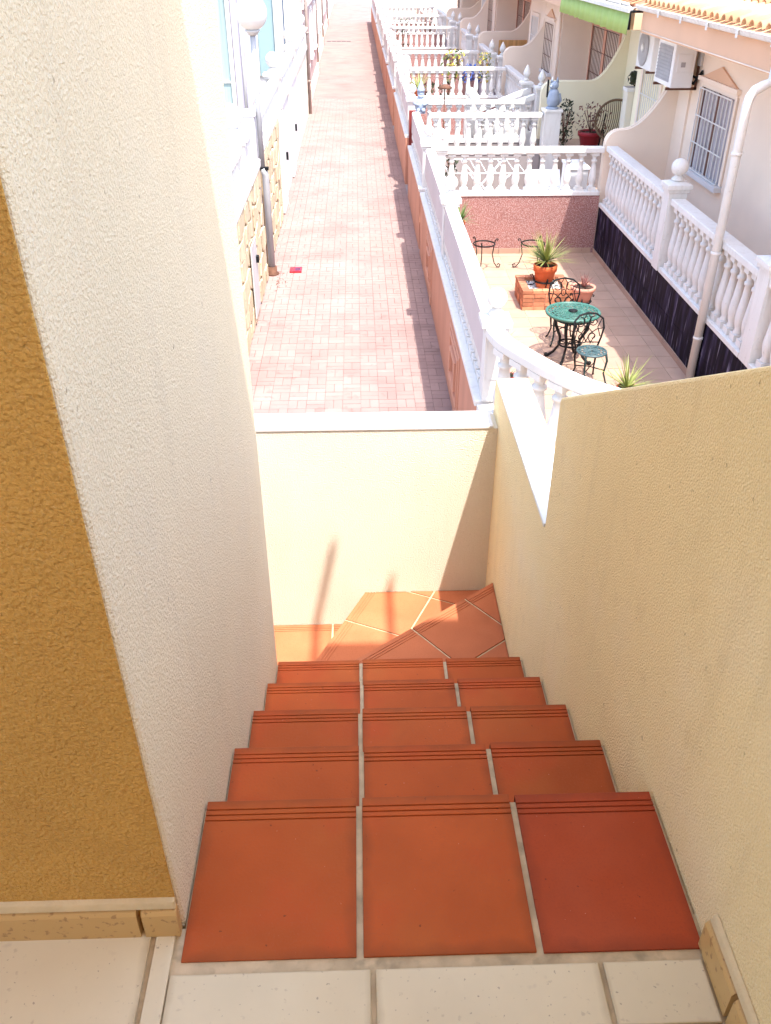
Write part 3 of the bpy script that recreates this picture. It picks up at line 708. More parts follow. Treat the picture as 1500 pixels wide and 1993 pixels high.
def bay_house(y0, label, kind, wallm='peach_stucco', tiles=0, y1=None):
    """kind 'far': recessed porch near us, projecting front beyond; 'near': the other way round"""
    y1 = y1 or y0+5.35
    h = thing('terraced_house', label, 'house', (5.0, (y0+y1)/2, -1.92), 'houses up the right side of the alley')
    if kind == 'far':
        ys = y0+3.2
        MB().box(FX1, 8.3, ys, y1-0.01, -1.92, 0.60).build('front_wall', wallm, h)
        MB().box(FX2, 8.3, y0+0.01, ys-0.003, -1.92, 0.60).build('porch_wall', wallm, h)
        yw = ys+0.85
        window(h, FX1, yw, yw+0.95, -1.17, -0.14, n=5, bars='brown_wood', curtain=False)
        if y0 > 15: door(h, FX2, y0+0.6, y0+2.95, -1.9, -0.06, n=18)
        MB().tube([(FX1-0.04, ys+0.08, -1.9), (FX1-0.04, ys+0.08, 0.55)], 0.03).build('downpipe', 'pale_trim', h)
    else:
        ys = y0+2.15
        MB().box(FX1, 8.3, y0+0.01, ys, -1.92, 0.60).build('front_wall', wallm, h)
        MB().box(FX2, 8.3, ys+0.003, y1-0.01, -1.92, 0.60).build('porch_wall', wallm, h)
        door(h, FX1, y0+0.75, y0+1.75, -1.9, -0.12, frame='pale_trim', bars='white_paint', n=9, glass='curtain_grey')
        if y0 > 16: door(h, FX2, ys+1.3, ys+2.1, -1.9, -0.1, frame='pale_trim', bars='brown_wood', n=6)
    eave(h, y0+0.002, y1-0.002)
    if tiles: roof_tiles(h, y0, y1, tiles)
    return h
# first house: its window right of the air conditioners
h1 = thing('terraced_house', 'nearest house on the right, orange roof and white barred window under a pediment', 'house', (5.0, 11, -1.92), 'houses up the right side of the alley')
MB().box(FX1, 8.3, 4.0, 11.62, -1.92, 0.60).box(FX1, 8.3, 13.02, 13.97, -1.92, 0.60).box(FX1, 8.3, 11.62, 13.02, -1.92, -1.18).box(FX1, 8.3, 11.62, 13.02, -0.09, 0.60).build('front_wall', 'peach_stucco', h1)
w = window(h1, FX1, 11.72, 12.92, -1.15, -0.12, 'pale_trim', 'white_paint', True, 9)
MB().box(4.70, 4.729, 13.35, 13.40, -1.92, 0.5).build('joint_strip', 'pale_trim', h1)
MB().tube([(3.944, 4.2, 0.50), (3.944, 9.0, 0.485), (3.944, 13.5, 0.50)], 0.008, 5).build('cable', 'pale_trim', h1)
MB().box(4.69, 4.729, 13.10, 13.24, 0.10, 0.28).build('junction_box', 'meter_grey', h1, bevel=0.005)
eave(h1, 4.0, 13.6); roof_tiles(h1, 7.6, 13.6, 4)
h2 = bay_house(13.98, 'second house on the right, with the green awning and white barred door', 'near', 'awning_lit_stucco', tiles=3)
h3 = bay_house(19.33, 'third house on the right, narrow barred window beyond the awning', 'far', 'peach_stucco')
h4 = bay_house(24.68, 'fourth house on the right, orange-lit porch beyond the curved partition', 'near', 'peach_stucco')
h5 = bay_house(30.03, 'fifth house on the right, behind the sunlit partition', 'far', 'peach_stucco')
h6 = bay_house(35.38, 'sixth house on the right, near the top edge', 'near', 'peach_stucco')
h7 = bay_house(40.73, 'farthest house on the right at the top edge of the photo', 'far', 'peach_stucco')

# curved partition walls between the terraces
def partition(y, label, xflat, xtop, ztop, zlow=-0.86, m='peach_stucco', t=0.15):
    p = []
    x0 = 3.75; r = 0.2
    p += [(x0, -1.918)]
    for i in range(6):
        a = math.pi-math.pi/2*i/5; p.append((x0+r+r*math.cos(a), zlow-r+r*math.sin(a)))
    n = 12
    for i in range(n+1):
        s = i/n; p.append((xflat+(xtop-xflat)*s, zlow+(ztop-zlow)*(s**2.0)))
    p += [(xtop+0.12, ztop+0.45), (xtop+0.121, -1.918)]
    root = thing('partition_wall', label, 'wall', (4.3, y, -1.92), 'curved partitions between the terraces')
    # face polygons as strips: vertical slices keep the curved outline convex piece by piece
    mb = MB(); top = p[1:-1]
    for a, b in zip(top[:-1], top[1:]):
        if b[0]-a[0] < 1e-5: continue
        mb.prism([(a[0], -1.918), (b[0], -1.918), b, a], 'y', y, y+t)
    mb.build('wall_body', m, root)
    cp = MB().tube([(a[0], y+t/2, a[1]) for a in top], 0.02, 6)
    cp.build('top_edge', m, root)
    return root
partition(13.9, 'beige curved partition wall below the air conditioners', 3.98, 4.66, -0.10, -0.84)
partition(19.25, 'yellowish curved partition wall behind the rattan chair', 4.72, 5.28, -0.15, -0.84, 'awning_lit_stucco')
partition(24.6, 'curved partition wall beside the dark barred door, its end sunlit', 4.15, 4.70, -0.2, -0.72)
partition(29.95, 'thin-edged curved partition wall behind the bamboo screen', 4.7, 5.25, -0.3, -0.80)
partition(35.3, 'white-ended curved partition wall far up the row', 4.1, 4.66, -0.2, -0.80)
partition(40.65, 'farthest curved partition wall at the top of the photo', 4.6, 5.2, -0.3, -0.80)
q = MB().box(4.35, 5.2, 29.7, 29.74, -1.91, -1.0).build('bamboo_screen', 'tan_bamboo'); tag(q, 'tan bamboo screen leaning by the thin-edged partition wall', 'screen')
# cream corner post of the second house
cp = thing('post', 'slim cream post with a small lantern bracket, right of the rattan chair', 'post', (4.45, 16.2, -1.92))
MB().box(4.62, 4.86, 16.14, 16.40, -1.92, -0.62).build('shaft', 'cream_stucco', cp, bevel=0.01)
MB().box(4.60, 4.88, 16.12, 16.42, -0.62, -0.56).build('post_cap', 'white_paint', cp, bevel=0.004)
fb = MB()
for i in range(40):
    a = random.uniform(0, 6.28); b = math.acos(random.uniform(-1, 1)); d = Vector((math.sin(b)*math.cos(a), math.sin(b)*math.sin(a), math.cos(b)))
    c = Vector((4.74, 16.27, -0.43))+d*0.10; u = d.orthogonal().normalized()*0.035; v = d.cross(u)
    fb.add([c-u-v, c+u-v+d*0.02, c+u+v, c-u+v+d*0.02], [(0,1,2,3)])
fb = fb.ball((4.74, 16.27, -0.43), 0.085, 10, 6).build('plant_ball', 'leaf_dark'); tag(fb, 'small dark round plant ball standing on the cream post', 'plant')

# awning
aw = thing('awning', 'lime green awning valance hanging under the white eave', 'awning', (3.85, 16, 0.55))
va = MB(); n = 60
vs = []; fs = []
for i in range(n+1):
    yy = 13.7+4.75*i/n; dx = 0.012*math.sin(i*1.3)
    vs += [(3.80+dx, yy, 0.70), (3.78+dx*1.5, yy, 0.425+0.012*abs(math.sin(i*0.52))), (3.806+dx, yy, 0.70), (3.786+dx*1.5, yy, 0.425+0.012*abs(math.sin(i*0.52)))]
for i in range(n):
    a = 4*i; b = a+4
    fs += [(a, a+1, b+1, b), (a+2, b+2, b+3, a+3), (a+1, a+3, b+3, b+1), (a, b, b+2, a+2)]
va.add(vs, fs, True).build('valance', 'awning_green', aw)
MB().box(3.76, 3.826, 13.66, 18.5, 0.70, 0.76).build('front_bar', 'white_paint', aw, bevel=0.006)
MB().tube([(3.79, 13.64, 0.50), (3.79, 13.64, 0.72), (4.2, 13.64, 0.72)], 0.02).build('arm', 'black_iron', aw)

# air conditioners
def ac_unit(label, y0, x0, z0, fan):
    a = thing('air_conditioner', label, 'air conditioner', (x0, y0, z0), 'air conditioners by the barred window')
    MB().box(x0, x0+0.30, y0, y0+0.78, z0, z0+0.56).build('casing', 'ac_white', a, bevel=0.012)
    if fan:
        MB().lathe([(0.25, 0), (0.25, 0.012), (0.22, 0.02)], (x0-0.001, y0+0.45, z0+0.28), 24, True, (-1, 0, 0)).build('fan_grille', 'ac_grille', a)
        MB().lathe([(0.06, 0), (0.05, 0.012)], (x0-0.022, y0+0.45, z0+0.28), 14, True, (-1, 0, 0)).build('fan_hub', 'ac_white', a)
    else:
        gb = MB().box(x0-0.004, x0-0.0005, y0+0.10, y0+0.70, z0+0.06, z0+0.50)
        for k in range(10): gb.box(x0-0.012, x0-0.0045, y0+0.10, y0+0.70, z0+0.07+k*0.043, z0+0.085+k*0.043)
        gb.build('fan_grille', 'ac_grille', a)
    MB().box(x0+0.05, x0+0.25, y0-0.012, y0-0.0005, z0+0.20, z0+0.42).build('service_cover', 'ac_white', a, bevel=0.004)
    MB().box(x0+0.10, x0+0.16, y0-0.02, y0-0.0125, z0+0.26, z0+0.32).build('valve', 'ac_grille', a)
    br = MB().box(x0-0.03, FX1, y0+0.08, y0+0.11, z0-0.035, z0-0.001).box(x0-0.03, FX1, y0+0.66, y0+0.69, z0-0.035, z0-0.001)
    br.box(FX1-0.03, FX1-0.002, y0+0.08, y0+0.11, z0-0.035, z0+0.3); br.build('bracket', 'brown_wood', a)
    return a
ac2 = ac_unit('nearer air conditioner with its louvred front, beside the window corner', 13.12, 4.33, -0.17, False)
ac1 = ac_unit('farther air conditioner with a round fan grille, above the white barred door', 14.28, 4.37, -0.10, True)
ho = MB().tube([(4.62, 13.3, -0.05), (4.66, 13.15, -0.12), (4.70, 13.08, 0.0), (4.70, 13.0, 0.03)], 0.018).tube([(4.62, 13.3, 0.0), (4.68, 13.1, -0.05), (4.71, 13.02, 0.06)], 0.014)
ho.build('hose', 'black_iron', ac2)

# white downpipe in front
dp = thing('downpipe', 'thick white downpipe from the gutter down past the white balustrade to the dark marble wall', 'pipe', (3.72, 8.9, AZ))
MB().tube([(3.70, 8.9, AZ+0.05), (3.705, 8.9, 0.22), (3.715, 8.9, 0.30), (3.75, 8.9, 0.36), (3.82, 8.9, 0.40), (3.90, 8.9, 0.44), (3.905, 8.9, 0.6), (3.905, 8.9, 0.74)], 0.046, 14).build('pipe', 'white_paint', dp)
for z in (-1.17, -2.1, -0.2): MB().lathe([(0.049, -0.015), (0.053, -0.012), (0.053, 0.012), (0.049, 0.015)], (3.703, 8.9, z), 14).box(3.70, 3.78, 8.93, 8.955, z-0.012, z+0.012).build('pipe_clip', 'white_paint', dp)

# ================================================================== PATIO FURNITURE
def iron_table(c):
    t = thing('table', 'round green cast iron table with a pierced top', 'table', (c[0], c[1], AZ+0.003))
    zt = -2.035; rr = 0.300
    top = MB()
    for r in (0.055, 0.10, 0.145, 0.19, 0.225, 0.262): top.tube([(c[0]+r*math.cos(2*math.pi*k/40), c[1]+r*math.sin(2*math.pi*k/40), zt-0.006) for k in range(40)], 0.0065, 5, True)
    top.tube([(c[0]+rr*math.cos(2*math.pi*k/48), c[1]+rr*math.sin(2*math.pi*k/48), zt-0.012) for k in range(48)], 0.019, 8, True)
    for s in (1, -1):
        for k in range(20):
            a0 = 2*math.pi*k/20
            top.tube([(c[0]+r*math.cos(a0+s*(r-0.05)*3.2), c[1]+r*math.sin(a0+s*(r-0.05)*3.2), zt-0.006) for r in (0.055, 0.12, 0.18, 0.245, 0.295)], 0.0055, 4)
    top.build('tabletop', 'teal_iron', t)
    hub = MB().lathe([(0.05, 0), (0.055, 0.01), (0.03, 0.02), (0.02, 0.02)], (c[0], c[1], zt), 14); hub.build('umbrella_ring', 'black_iron', t)
    ap = MB(); ra = 0.195
    ap.tube([(c[0]+ra*math.cos(2*math.pi*k/36), c[1]+ra*math.sin(2*math.pi*k/36), zt-0.085) for k in range(36)], 0.012, 6, True)
    for k in range(24):
        a = 2*math.pi*k/24; b = a+0.13
        ap.tube([(c[0]+ra*math.cos(a), c[1]+ra*math.sin(a), zt-0.085), (c[0]+(ra+.03)*math.cos(b), c[1]+(ra+.03)*math.sin(b), zt-0.05), (c[0]+ra*math.cos(a+.26), c[1]+ra*math.sin(a+.26), zt-0.02)], 0.007, 4)
    ap.build('apron', 'green_iron', t)
    for k in range(4):
        a = math.pi/4+k*math.pi/2+0.25; ca, sa = math.cos(a), math.sin(a)
        P = [(0.20, -0.09), (0.185, -0.2), (0.12, -0.33), (0.115, -0.42), (0.18, -0.53), (0.24, -0.585), (0.265, -0.595)]
        lg = MB().tube([(c[0]+r*ca, c[1]+r*sa, zt+z) for r, z in P], [0.022, 0.020, 0.016, 0.015, 0.016, 0.018, 0.022], 8)
        lg.ball((c[0]+0.27*ca, c[1]+0.27*sa, AZ+0.028), 0.025, 8, 6)
        lg.build('leg', 'black_iron', t)
    sh = MB()
    sh.tube([(c[0]+0.13*math.cos(2*math.pi*k/24), c[1]+0.13*math.sin(2*math.pi*k/24), AZ+0.22) for k in range(24)], 0.010, 6, True)
    for k in range(8):
        a = k*math.pi/4; sh.tube([(c[0]+0.13*math.cos(a), c[1]+0.13*math.sin(a), AZ+0.22), (c[0]+0.05*math.cos(a+.5), c[1]+0.05*math.sin(a+.5), AZ+0.225), (c[0], c[1], AZ+0.22)], 0.007, 4)
    sh.build('stretcher', 'black_iron', t)
    return t
iron_table((2.46, 9.58))
def iron_chair(label, loc, rz):
    ch = thing('chair', label, 'chair', (0, 0, 0), 'cast iron chairs at the green table')
    zs = 0.43; rs = 0.195
    s = MB()
    s.tube([(rs*math.cos(2*math.pi*k/32), rs*math.sin(2*math.pi*k/32), zs) for k in range(32)], 0.014, 7, True)
    for r in (0.06, 0.11, 0.155): s.tube([(r*math.cos(2*math.pi*k/24), r*math.sin(2*math.pi*k/24), zs+0.002) for k in range(24)], 0.009, 4, True)
    for sg in (1, -1):
        for k in range(12):
            a0 = 2*math.pi*k/12; s.tube([(r*math.cos(a0+sg*r*4), r*math.sin(a0+sg*r*4), zs+0.002) for r in (0.02, 0.08, 0.14, 0.19)], 0.009, 4)
    s.build('seat', 'seat_iron', ch)
    # back at -y side, curved frame with scrolls
    def bp(u, h):                       # u: -1..1 across, h: height above seat
        return (0.205*u*(1+0.25*h/0.42), -0.185-0.10*h+0.06*(u*u), zs+h)
    fr = MB()
    arch = [bp(-0.80, 0), bp(-0.92, 0.12), bp(-0.98, 0.24), bp(-0.86, 0.36), bp(-0.5, 0.42), bp(0, 0.44), bp(0.5, 0.42), bp(0.86, 0.36), bp(0.98, 0.24), bp(0.92, 0.12), bp(0.80, 0)]
    fr.tube(arch, 0.013, 7); fr.build('back_frame', 'black_iron', ch)
    sc = MB()
    def spiral(cu, chh, r0, turns, a0, sgn):
        pts = []
        for k in range(17):
            t = k/16; r = r0*(1-0.8*t); a = a0+sgn*turns*2*math.pi*t; pts.append(bp(cu+r*math.cos(a)/0.22, chh+r*math.sin(a)))
        return pts
    for sg in (-1, 1):
        sc.tube(spiral(sg*0.42, 0.32, 0.075, 1.1, math.pi/2, sg), 0.007, 5)
        sc.tube(spiral(sg*0.42, 0.12, 0.07, 1.1, -math.pi/2, -sg), 0.007, 5)
        sc.tube([bp(0, 0.44), bp(sg*0.22, 0.36), bp(sg*0.12, 0.24), bp(sg*0.55, 0.14), bp(sg*0.3, 0.03)], 0.007, 5)
        sc.tube([bp(sg*0.94, 0.24), bp(sg*0.6, 0.22), bp(sg*0.2, 0.16), bp(0, 0.06)], 0.007, 5)
        sc.tube([bp(sg*0.8, 0.36), bp(sg*0.65, 0.25), bp(sg*0.85, 0.13)], 0.007, 5)
    sc.tube([bp(-0.85, 0.05), bp(0, 0.055), bp(0.85, 0.05)], 0.008, 5)
    sc.tube([bp(0.1*math.cos(a)*1.4, 0.235+0.045*math.sin(a)) for a in [k*math.pi/6 for k in range(12)]], 0.007, 5, True)
    sc.build('back_scrollwork', 'black_iron', ch)
    for (sx, sy) in ((-1, 1), (1, 1), (-1, -1), (1, -1)):
        P = [(0.15*sx, 0.13*sy, zs-0.005), (0.165*sx, 0.15*sy, 0.33), (0.145*sx, 0.135*sy, 0.16), (0.175*sx, 0.18*sy, 0.03), (0.19*sx, 0.20*sy, 0.012)]
        MB().tube(P, [0.016, 0.015, 0.012, 0.012, 0.016], 7).build('leg', 'black_iron' if sy < 0 else 'green_iron', ch)
    st_ = MB().tube([(-0.15, -0.14, 0.2), (0, 0, 0.215), (0.15, 0.14, 0.2)], 0.008, 5).tube([(0.15, -0.14, 0.2), (0, 0, 0.22), (-0.15, 0.14, 0.2)], 0.008, 5)
    st_.build('stretcher', 'black_iron', ch)
    ch.location = loc; ch.rotation_euler.z = rz; ch.scale = (0.82, 0.82, 0.86)
    return ch
ca = iron_chair('cast iron chair in front of the green table, the nearer to the curved balustrade', (2.57, 8.98, AZ+0.003), R(-165))
cb2 = dup(ca, (2.50, 10.16, AZ+0.003), R(178), 'cast iron chair behind the green table, by the brick planter')

# --- plants
def blades(root, c, n, ln, w, m, spread=1.0, droop=0.5, name='leaves', zmin=0.15):
    mb = MB()
    for i in range(n):
        a = random.uniform(0, 6.283); el = math.acos(random.uniform(zmin, 1.0)**(1.0/spread)) if spread else 0.3
        l = ln*random.uniform(0.65, 1.05); d = Vector((math.cos(a)*math.sin(el), math.sin(a)*math.sin(el), math.cos(el)))
        side = Vector((-math.sin(a), math.cos(a), 0))
        pts = []; p = Vector(c); seg = 4
        for k in range(seg+1):
            t = k/seg; ww = w*(0.55+0.45*(1-abs(2*t-0.6)))*(1-t**3)*0.5
            pts.append((p-side*ww, p+side*ww))
            p = p+d*(l/seg); d = (d+Vector((0, 0, -droop*0.28*(1.2-d.z)))).normalized()
        vs = [q for pr in pts for q in pr]
        vs[-1] = vs[-2]+Vector((0.001, 0, 0))
        mb.add(vs, [(2*k, 2*k+1, 2*k+3, 2*k+2) for k in range(seg)], True)
    return mb.build(name, m, root)
def pot(c, r, h, m, label, name='flower_pot', soil=True, bowl=False):
    t = thing(name, label, 'flower pot', c)
    pf_ = [(r*0.66, 0), (r*0.70, 0.01), (r*0.92, h*0.72), (r*1.02, h*0.73), (r*1.04, h*0.98), (r*1.0, h), (r*0.90, h), (r*0.88, h*0.9)] if not bowl else \
          [(r*0.55, 0), (r*0.62, 0.01), (r*0.85, h*0.55), (r*0.95, h*0.75), (r*1.04, h*0.8), (r*1.05, h*0.97), (r*0.96, h), (r*0.9, h*0.88)]
    MB().lathe(pf_, c, 24).build('pot_body', m, t)
    MB().lathe([(r*0.87, 0), (r*0.87, 0.01)], (c[0], c[1], c[2]+h*0.87), 20).build('soil', 'soil', t)
    return t
def wire_stand(c, r, h, label, nleg=3, rot=0.0):
    t = thing('plant_stand', label, 'plant stand', c, 'wrought iron plant stands')
    ring = MB().tube([(c[0]+r*math.cos(2*math.pi*k/28), c[1]+r*math.sin(2*math.pi*k/28), c[2]+h) for k in range(28)], 0.011, 6, True)
    ring.build('ring', 'black_iron', t)
    for k in range(nleg):
        a = rot+2*math.pi*k/nleg; ca_, sa_ = math.cos(a), math.sin(a)
        P = [(r+0.045, h+0.03), (r+0.06, h+0.055), (r+0.035, h+0.065), (r+0.012, h+0.03), (r+0.005, h-0.02), (r-0.02, h*0.55), (r+0.02, h*0.2), (r+0.07, 0.015),
             (r+0.105, 0.012), (r+0.115, 0.05), (r+0.085, 0.065), (r+0.07, 0.045)]
        MB().tube([(c[0]+q*ca_, c[1]+q*sa_, c[2]+z) for q, z in P], 0.008, 6).build('leg', 'black_iron', t)
    return t
# brick planter
bp_ = thing('brick_planter', 'square brick planter filled with white pebbles, behind the green table', 'planter', (2.52, 11.6, AZ+0.003))
px0, px1, py0, py1, ph = 2.19, 2.86, 11.26, 11.93, 0.26
MB().box(px0+.012, px1-.012, py0+.012, py0+.10, AZ+.003, AZ+ph-0.03).box(px0+.012, px1-.012, py1-.10, py1-.012, AZ+.003, AZ+ph-0.03).box(px0+.012, px0+.10, py0+.10, py1-.10, AZ+.003, AZ+ph-0.03).box(px1-.10, px1-.012, py0+.10, py1-.10, AZ+.003, AZ+ph-0.03).build('mortar_core', 'brick_mortar', bp_)
for cidx in range(4):
    z0 = AZ+0.004+cidx*0.058; z1 = z0+0.050
    for side in range(4):
        off = 0.0 if (cidx+side) % 2 else 0.075
        t = off-0.075 if off else 0.0
        while t < 0.66:
            a = max(t+0.004, 0.0); b = min(t+0.146, 0.67)
            if b-a > 0.02:
                d = random.uniform(-0.003, 0.003)
                if side == 0: bx = (px0+a, px0+b, py0+d, py0+0.03, z0, z1)
                elif side == 1: bx = (px0+a, px0+b, py1-0.03, py1+d, z0, z1)
                elif side == 2: bx = (px0+d, px0+0.03, py0+0.0305+a*0.9, py0+0.0305+min(b*0.9, 0.605), z0, z1)
                else: bx = (px1-0.03, px1+d, py0+0.0305+a*0.9, py0+0.0305+min(b*0.9, 0.605), z0, z1)
                MB().box(*bx).build('brick', 'brick', bp_)
            t += 0.15
for i in range(5):
    for yy0, yy1 in ((py0-.005, py0+0.095), (py1-0.095, py1+.005)):
        MB().box(px0-.004+i*0.136, px0-.004+i*0.136+0.130, yy0, yy1, AZ+ph-0.026, AZ+ph+0.012).build('brick', 'brick', bp_)
for i in range(3):
    for xx0, xx1 in ((px0-.004, px0+0.095), (px1-0.095, px1+.004)):
        MB().box(xx0, xx1, py0+0.10+i*0.16, py0+0.10+i*0.16+0.150, AZ+ph-0.026, AZ+ph+0.012).build('brick', 'brick', bp_)
MB().box(px0+.101, px1-.101, py0+.101, py1-.101, AZ+.004, AZ+ph-0.06).build('gravel_bed', 'pebble', bp_)
pe = MB()
for i in range(230):
    x, y_ = random.uniform(px0+.11, px1-.11), random.uniform(py0+.11, py1-.11); s = random.uniform(0.012, 0.022)
    pe.lathe([(s*0.5, -s*.4), (s, 0), (s*0.6, s*.5)], (x, y_, AZ+ph-0.055+random.uniform(0, .012)), 6)
tag(pe.build('pebbles', 'pebble', bp_), kind='stuff')
wire_stand((2.52, 11.58, AZ+ph-0.05), 0.135, 0.10, 'low wire stand on the white pebbles, holding the orange pot', rot=0.6)
p1 = pot((2.52, 11.58, AZ+ph-0.03), 0.155, 0.30, 'clay_pot', 'bright orange clay pot standing in the brick planter')
yu = thing('plant', 'spiky yellow-green dracaena in the bright orange pot', 'plant', (2.52, 11.58, AZ+ph+0.24))
blades(yu, (2.52, 11.58, AZ+ph+0.31), 150, 0.46, 0.019, 'leaf_yellow', 1.0, 0.2, zmin=0.10)
MB().tube([(2.52, 11.58, AZ+ph+0.23), (2.52, 11.58, AZ+ph+0.33)], 0.022).build('stem', 'brown_wood', yu)
wire_stand((2.84, 10.70, AZ+0.003), 0.115, 0.33, 'tall wire plant stand holding the pale pink pot', rot=0.3)
p2 = pot((2.84, 10.70, AZ+0.31), 0.15, 0.22, 'pink_clay_pot', 'pale pink clay bowl pot on a wire stand behind the green table', bowl=True)
ag = thing('plant', 'small reddish spiky plant in the pale pink pot', 'plant', (2.84, 10.7, AZ+0.5)); blades(ag, (2.84, 10.70, AZ+0.50), 26, 0.22, 0.020, 'leaf_red', 1.0, 0.1)
wire_stand((1.88, 13.05, AZ+0.003), 0.16, 0.38, 'empty wire plant stand by the pink granular wall, nearer the alley', rot=0.2)
wire_stand((2.62, 13.05, AZ+0.003), 0.17, 0.38, 'empty wire plant stand by the pink granular wall, half behind the dracaena', rot=0.9)
def potted(c, r, h, potm, leafm, n, ln, w, lp, ll, droop=0.5, zmin=0.1):
    pot(c, r, h, potm, lp)
    pl = thing('plant', ll, 'plant', (c[0], c[1], c[2]+h)); blades(pl, (c[0], c[1], c[2]+h*0.88), n, ln, w, leafm, 1.0, droop, zmin=zmin)
potted((2.90, 8.58, AZ+0.003), 0.11, 0.12, 'clay_pot', 'leaf_yellow', 60, 0.44, 0.020, 'low pot by the shaded end of the patio, half hidden by the sloped wall', 'spiky green plant on the patio floor near the sloped wall', 0.25)
potted((1.58, 9.35, AZ+0.003), 0.14, 0.28, 'clay_pot', 'leaf_green', 46, 0.32, 0.018, 'clay pot hidden beside the near corner post', 'spiky plant beside the near corner post of the patio', 0.35)
potted((1.62, 8.75, AZ+0.003), 0.08, 0.20, 'red_pot', 'leaf_dark', 24, 0.14, 0.02, 'small red pot seen between the curved balusters', 'small dark plant seen between the curved balusters', 0.3)
potted((1.27, 11.0, -1.52), 0.06, 0.14, 'clay_pot', 'leaf_green', 50, 0.34, 0.016, 'pot fixed behind the second ball-topped alley post', 'spiky plant behind the second ball-topped alley post', 0.55)
potted((1.45, 22.2, -1.55), 0.12, 0.2, 'clay_pot', 'leaf_yellow', 50, 0.55, 0.03, 'pot behind the white alley post near the balustrade with yellow flowers', 'spiky yellow-green plant behind the white alley post', 0.35)
def bush(label, c, r, h, leafm, n=160, fl=None, name='shrub', lw=0.04, group=None):
    t = thing(name, label, 'plant', c, group); mb = MB(); mf = MB()
    for i in range(n):
        a = random.uniform(0, 6.283); z = random.random(); rr = r*math.sqrt(random.random())*(0.55+0.6*math.sin(math.pi*min(1, z*0.9+0.1)))
        p = Vector((c[0]+rr*math.cos(a), c[1]+rr*math.sin(a), c[2]+h*z)); d = Vector((random.uniform(-1, 1), random.uniform(-1, 1), random.uniform(0.1, 1))).normalized()
        u = d.orthogonal().normalized()*lw*random.uniform(0.6, 1.2); v = d.cross(u)*random.uniform(0.5, 0.9)
        tgt = mf if fl and random.random() < 0.45 else mb
        tgt.add([p-u, p-v*0.6, p+u, p+v*0.6], [(0, 1, 2, 3)])
    tag(mb.build('leaves', leafm, t), kind='stuff')
    st2 = MB()
    for i in range(6):
        a = i*1.05; st2.tube([(c[0], c[1], c[2]), (c[0]+r*0.5*math.cos(a), c[1]+r*0.5*math.sin(a), c[2]+h*0.75)], 0.008, 4)
    st2.build('stems', 'brown_wood', t)
    if fl: tag(mf.build('flowers', fl, t), kind='stuff')
    return t
bush('yellow flowering shrub behind the balustrade rail', (2.6, 25.4, -1.6), 0.35, 0.75, 'leaf_green', 260, 'flower_yellow', lw=0.05)
bush('blue flowering plant beside the yellow shrub', (3.0, 25.0, -1.55), 0.28, 0.40, 'flower_blue', 180, 'flower_blue', lw=0.05)
bush('dark yellowish shrub right of the blue flowers', (3.35, 25.2, -1.6), 0.25, 0.7, 'leaf_green', 200, 'flower_yellow', lw=0.045)
pts_ = [(2.2, 24.9, 'clay_pot'), (1.95, 27.3, 'red_pot')]
for (x, y_, h, l, lm, fl) in ((1.75, 21.0, 0.6, 'bush with red flowers behind the pink wall, left part of the balustrade', 'leaf_dark', 'leaf_red'), (2.3, 21.4, 0.75, 'dark bush behind the balusters, left of the middle', 'leaf_dark', None),
                              (2.75, 21.2, 0.7, 'green bush with pink flowers behind the balusters', 'leaf_green', 'pink_flower'), (3.2, 21.3, 0.8, 'dark bush behind the balusters, near their right end', 'leaf_dark', None)):
    pass
mat('pink_flower', (0.55, 0.2, 0.25), 0.6, 0.2, 9)
for (x, y_, r, h, l, lm, fl) in ((1.9, 24.75, 0.22, 0.55, 'potted bush with red flowers seen through the balusters below the yellow flowers, leftmost', 'leaf_dark', 'leaf_red'),
                                 (2.35, 24.85, 0.2, 0.6, 'dark bush seen through the balusters below the yellow flowers', 'leaf_dark', None),
                                 (2.15, 42.4, 0.5, 0.9, 'dark bush far up the row behind the second farthest balustrade', 'leaf_dark', None),
                                 (3.1, 42.6, 0.5, 0.8, 'dark bush with reddish leaves far up the row by the houses', 'leaf_dark', 'leaf_red'),
                                 (1.7, 37.0, 0.3, 0.9, 'dark green bush at the alley end of the fourth balustrade', 'leaf_dark', None)):
    bush(l, (x, y_, AZ+0.55 if y_ < 30 else AZ+0.6), r, h, lm, 150, fl, lw=0.06)
bush('dark bushy plant behind the white post with the statue', (4.15, 18.6, -1.92), 0.16, 0.85, 'leaf_dark', 260, lw=0.04)
pot((4.62, 18.35, -1.918), 0.24, 0.30, 'red_pot', 'large dark red pot in front of the rattan chair')
bush('bare brownish shrub in the large dark red pot', (4.62, 18.35, -1.66), 0.34, 0.55, 'leaf_red', 200, lw=0.035)
# rattan chair
rc = thing('rattan_chair', 'round brown rattan chair on the terrace below the awning', 'chair', (4.95, 17.9, -1.92))
cx, cy, cz = 4.93, 17.9, -1.34; nrm = Vector((-0.45, -0.75, 0.42)).normalized(); uu = nrm.orthogonal().normalized(); vv = nrm.cross(uu)
uu = Vector((0, 0, 1)).cross(nrm).normalized(); vv = nrm.cross(uu)
def rp(r, a, dpt): return Vector((cx, cy, cz))+uu*(r*math.cos(a))+vv*(r*1.02*math.sin(a))-nrm*dpt
MB().tube([rp(0.36, 2*math.pi*k/36, 0) for k in range(36)], 0.022, 8, True).build('rim', 'rattan', rc)
wv = MB()
for k in range(-9, 10):
    x = k*0.036; hh = math.sqrt(max(0, 0.36**2-x*x))
    wv.tube([Vector((cx, cy, cz))+uu*x+vv*(hh*s)-nrm*(0.20*(1-s*s)*(1-(x/0.36)**2)) for s in (-1, -0.6, -0.2, 0.2, 0.6, 1)], 0.008, 5)
wv.build('rods', 'rattan', rc)
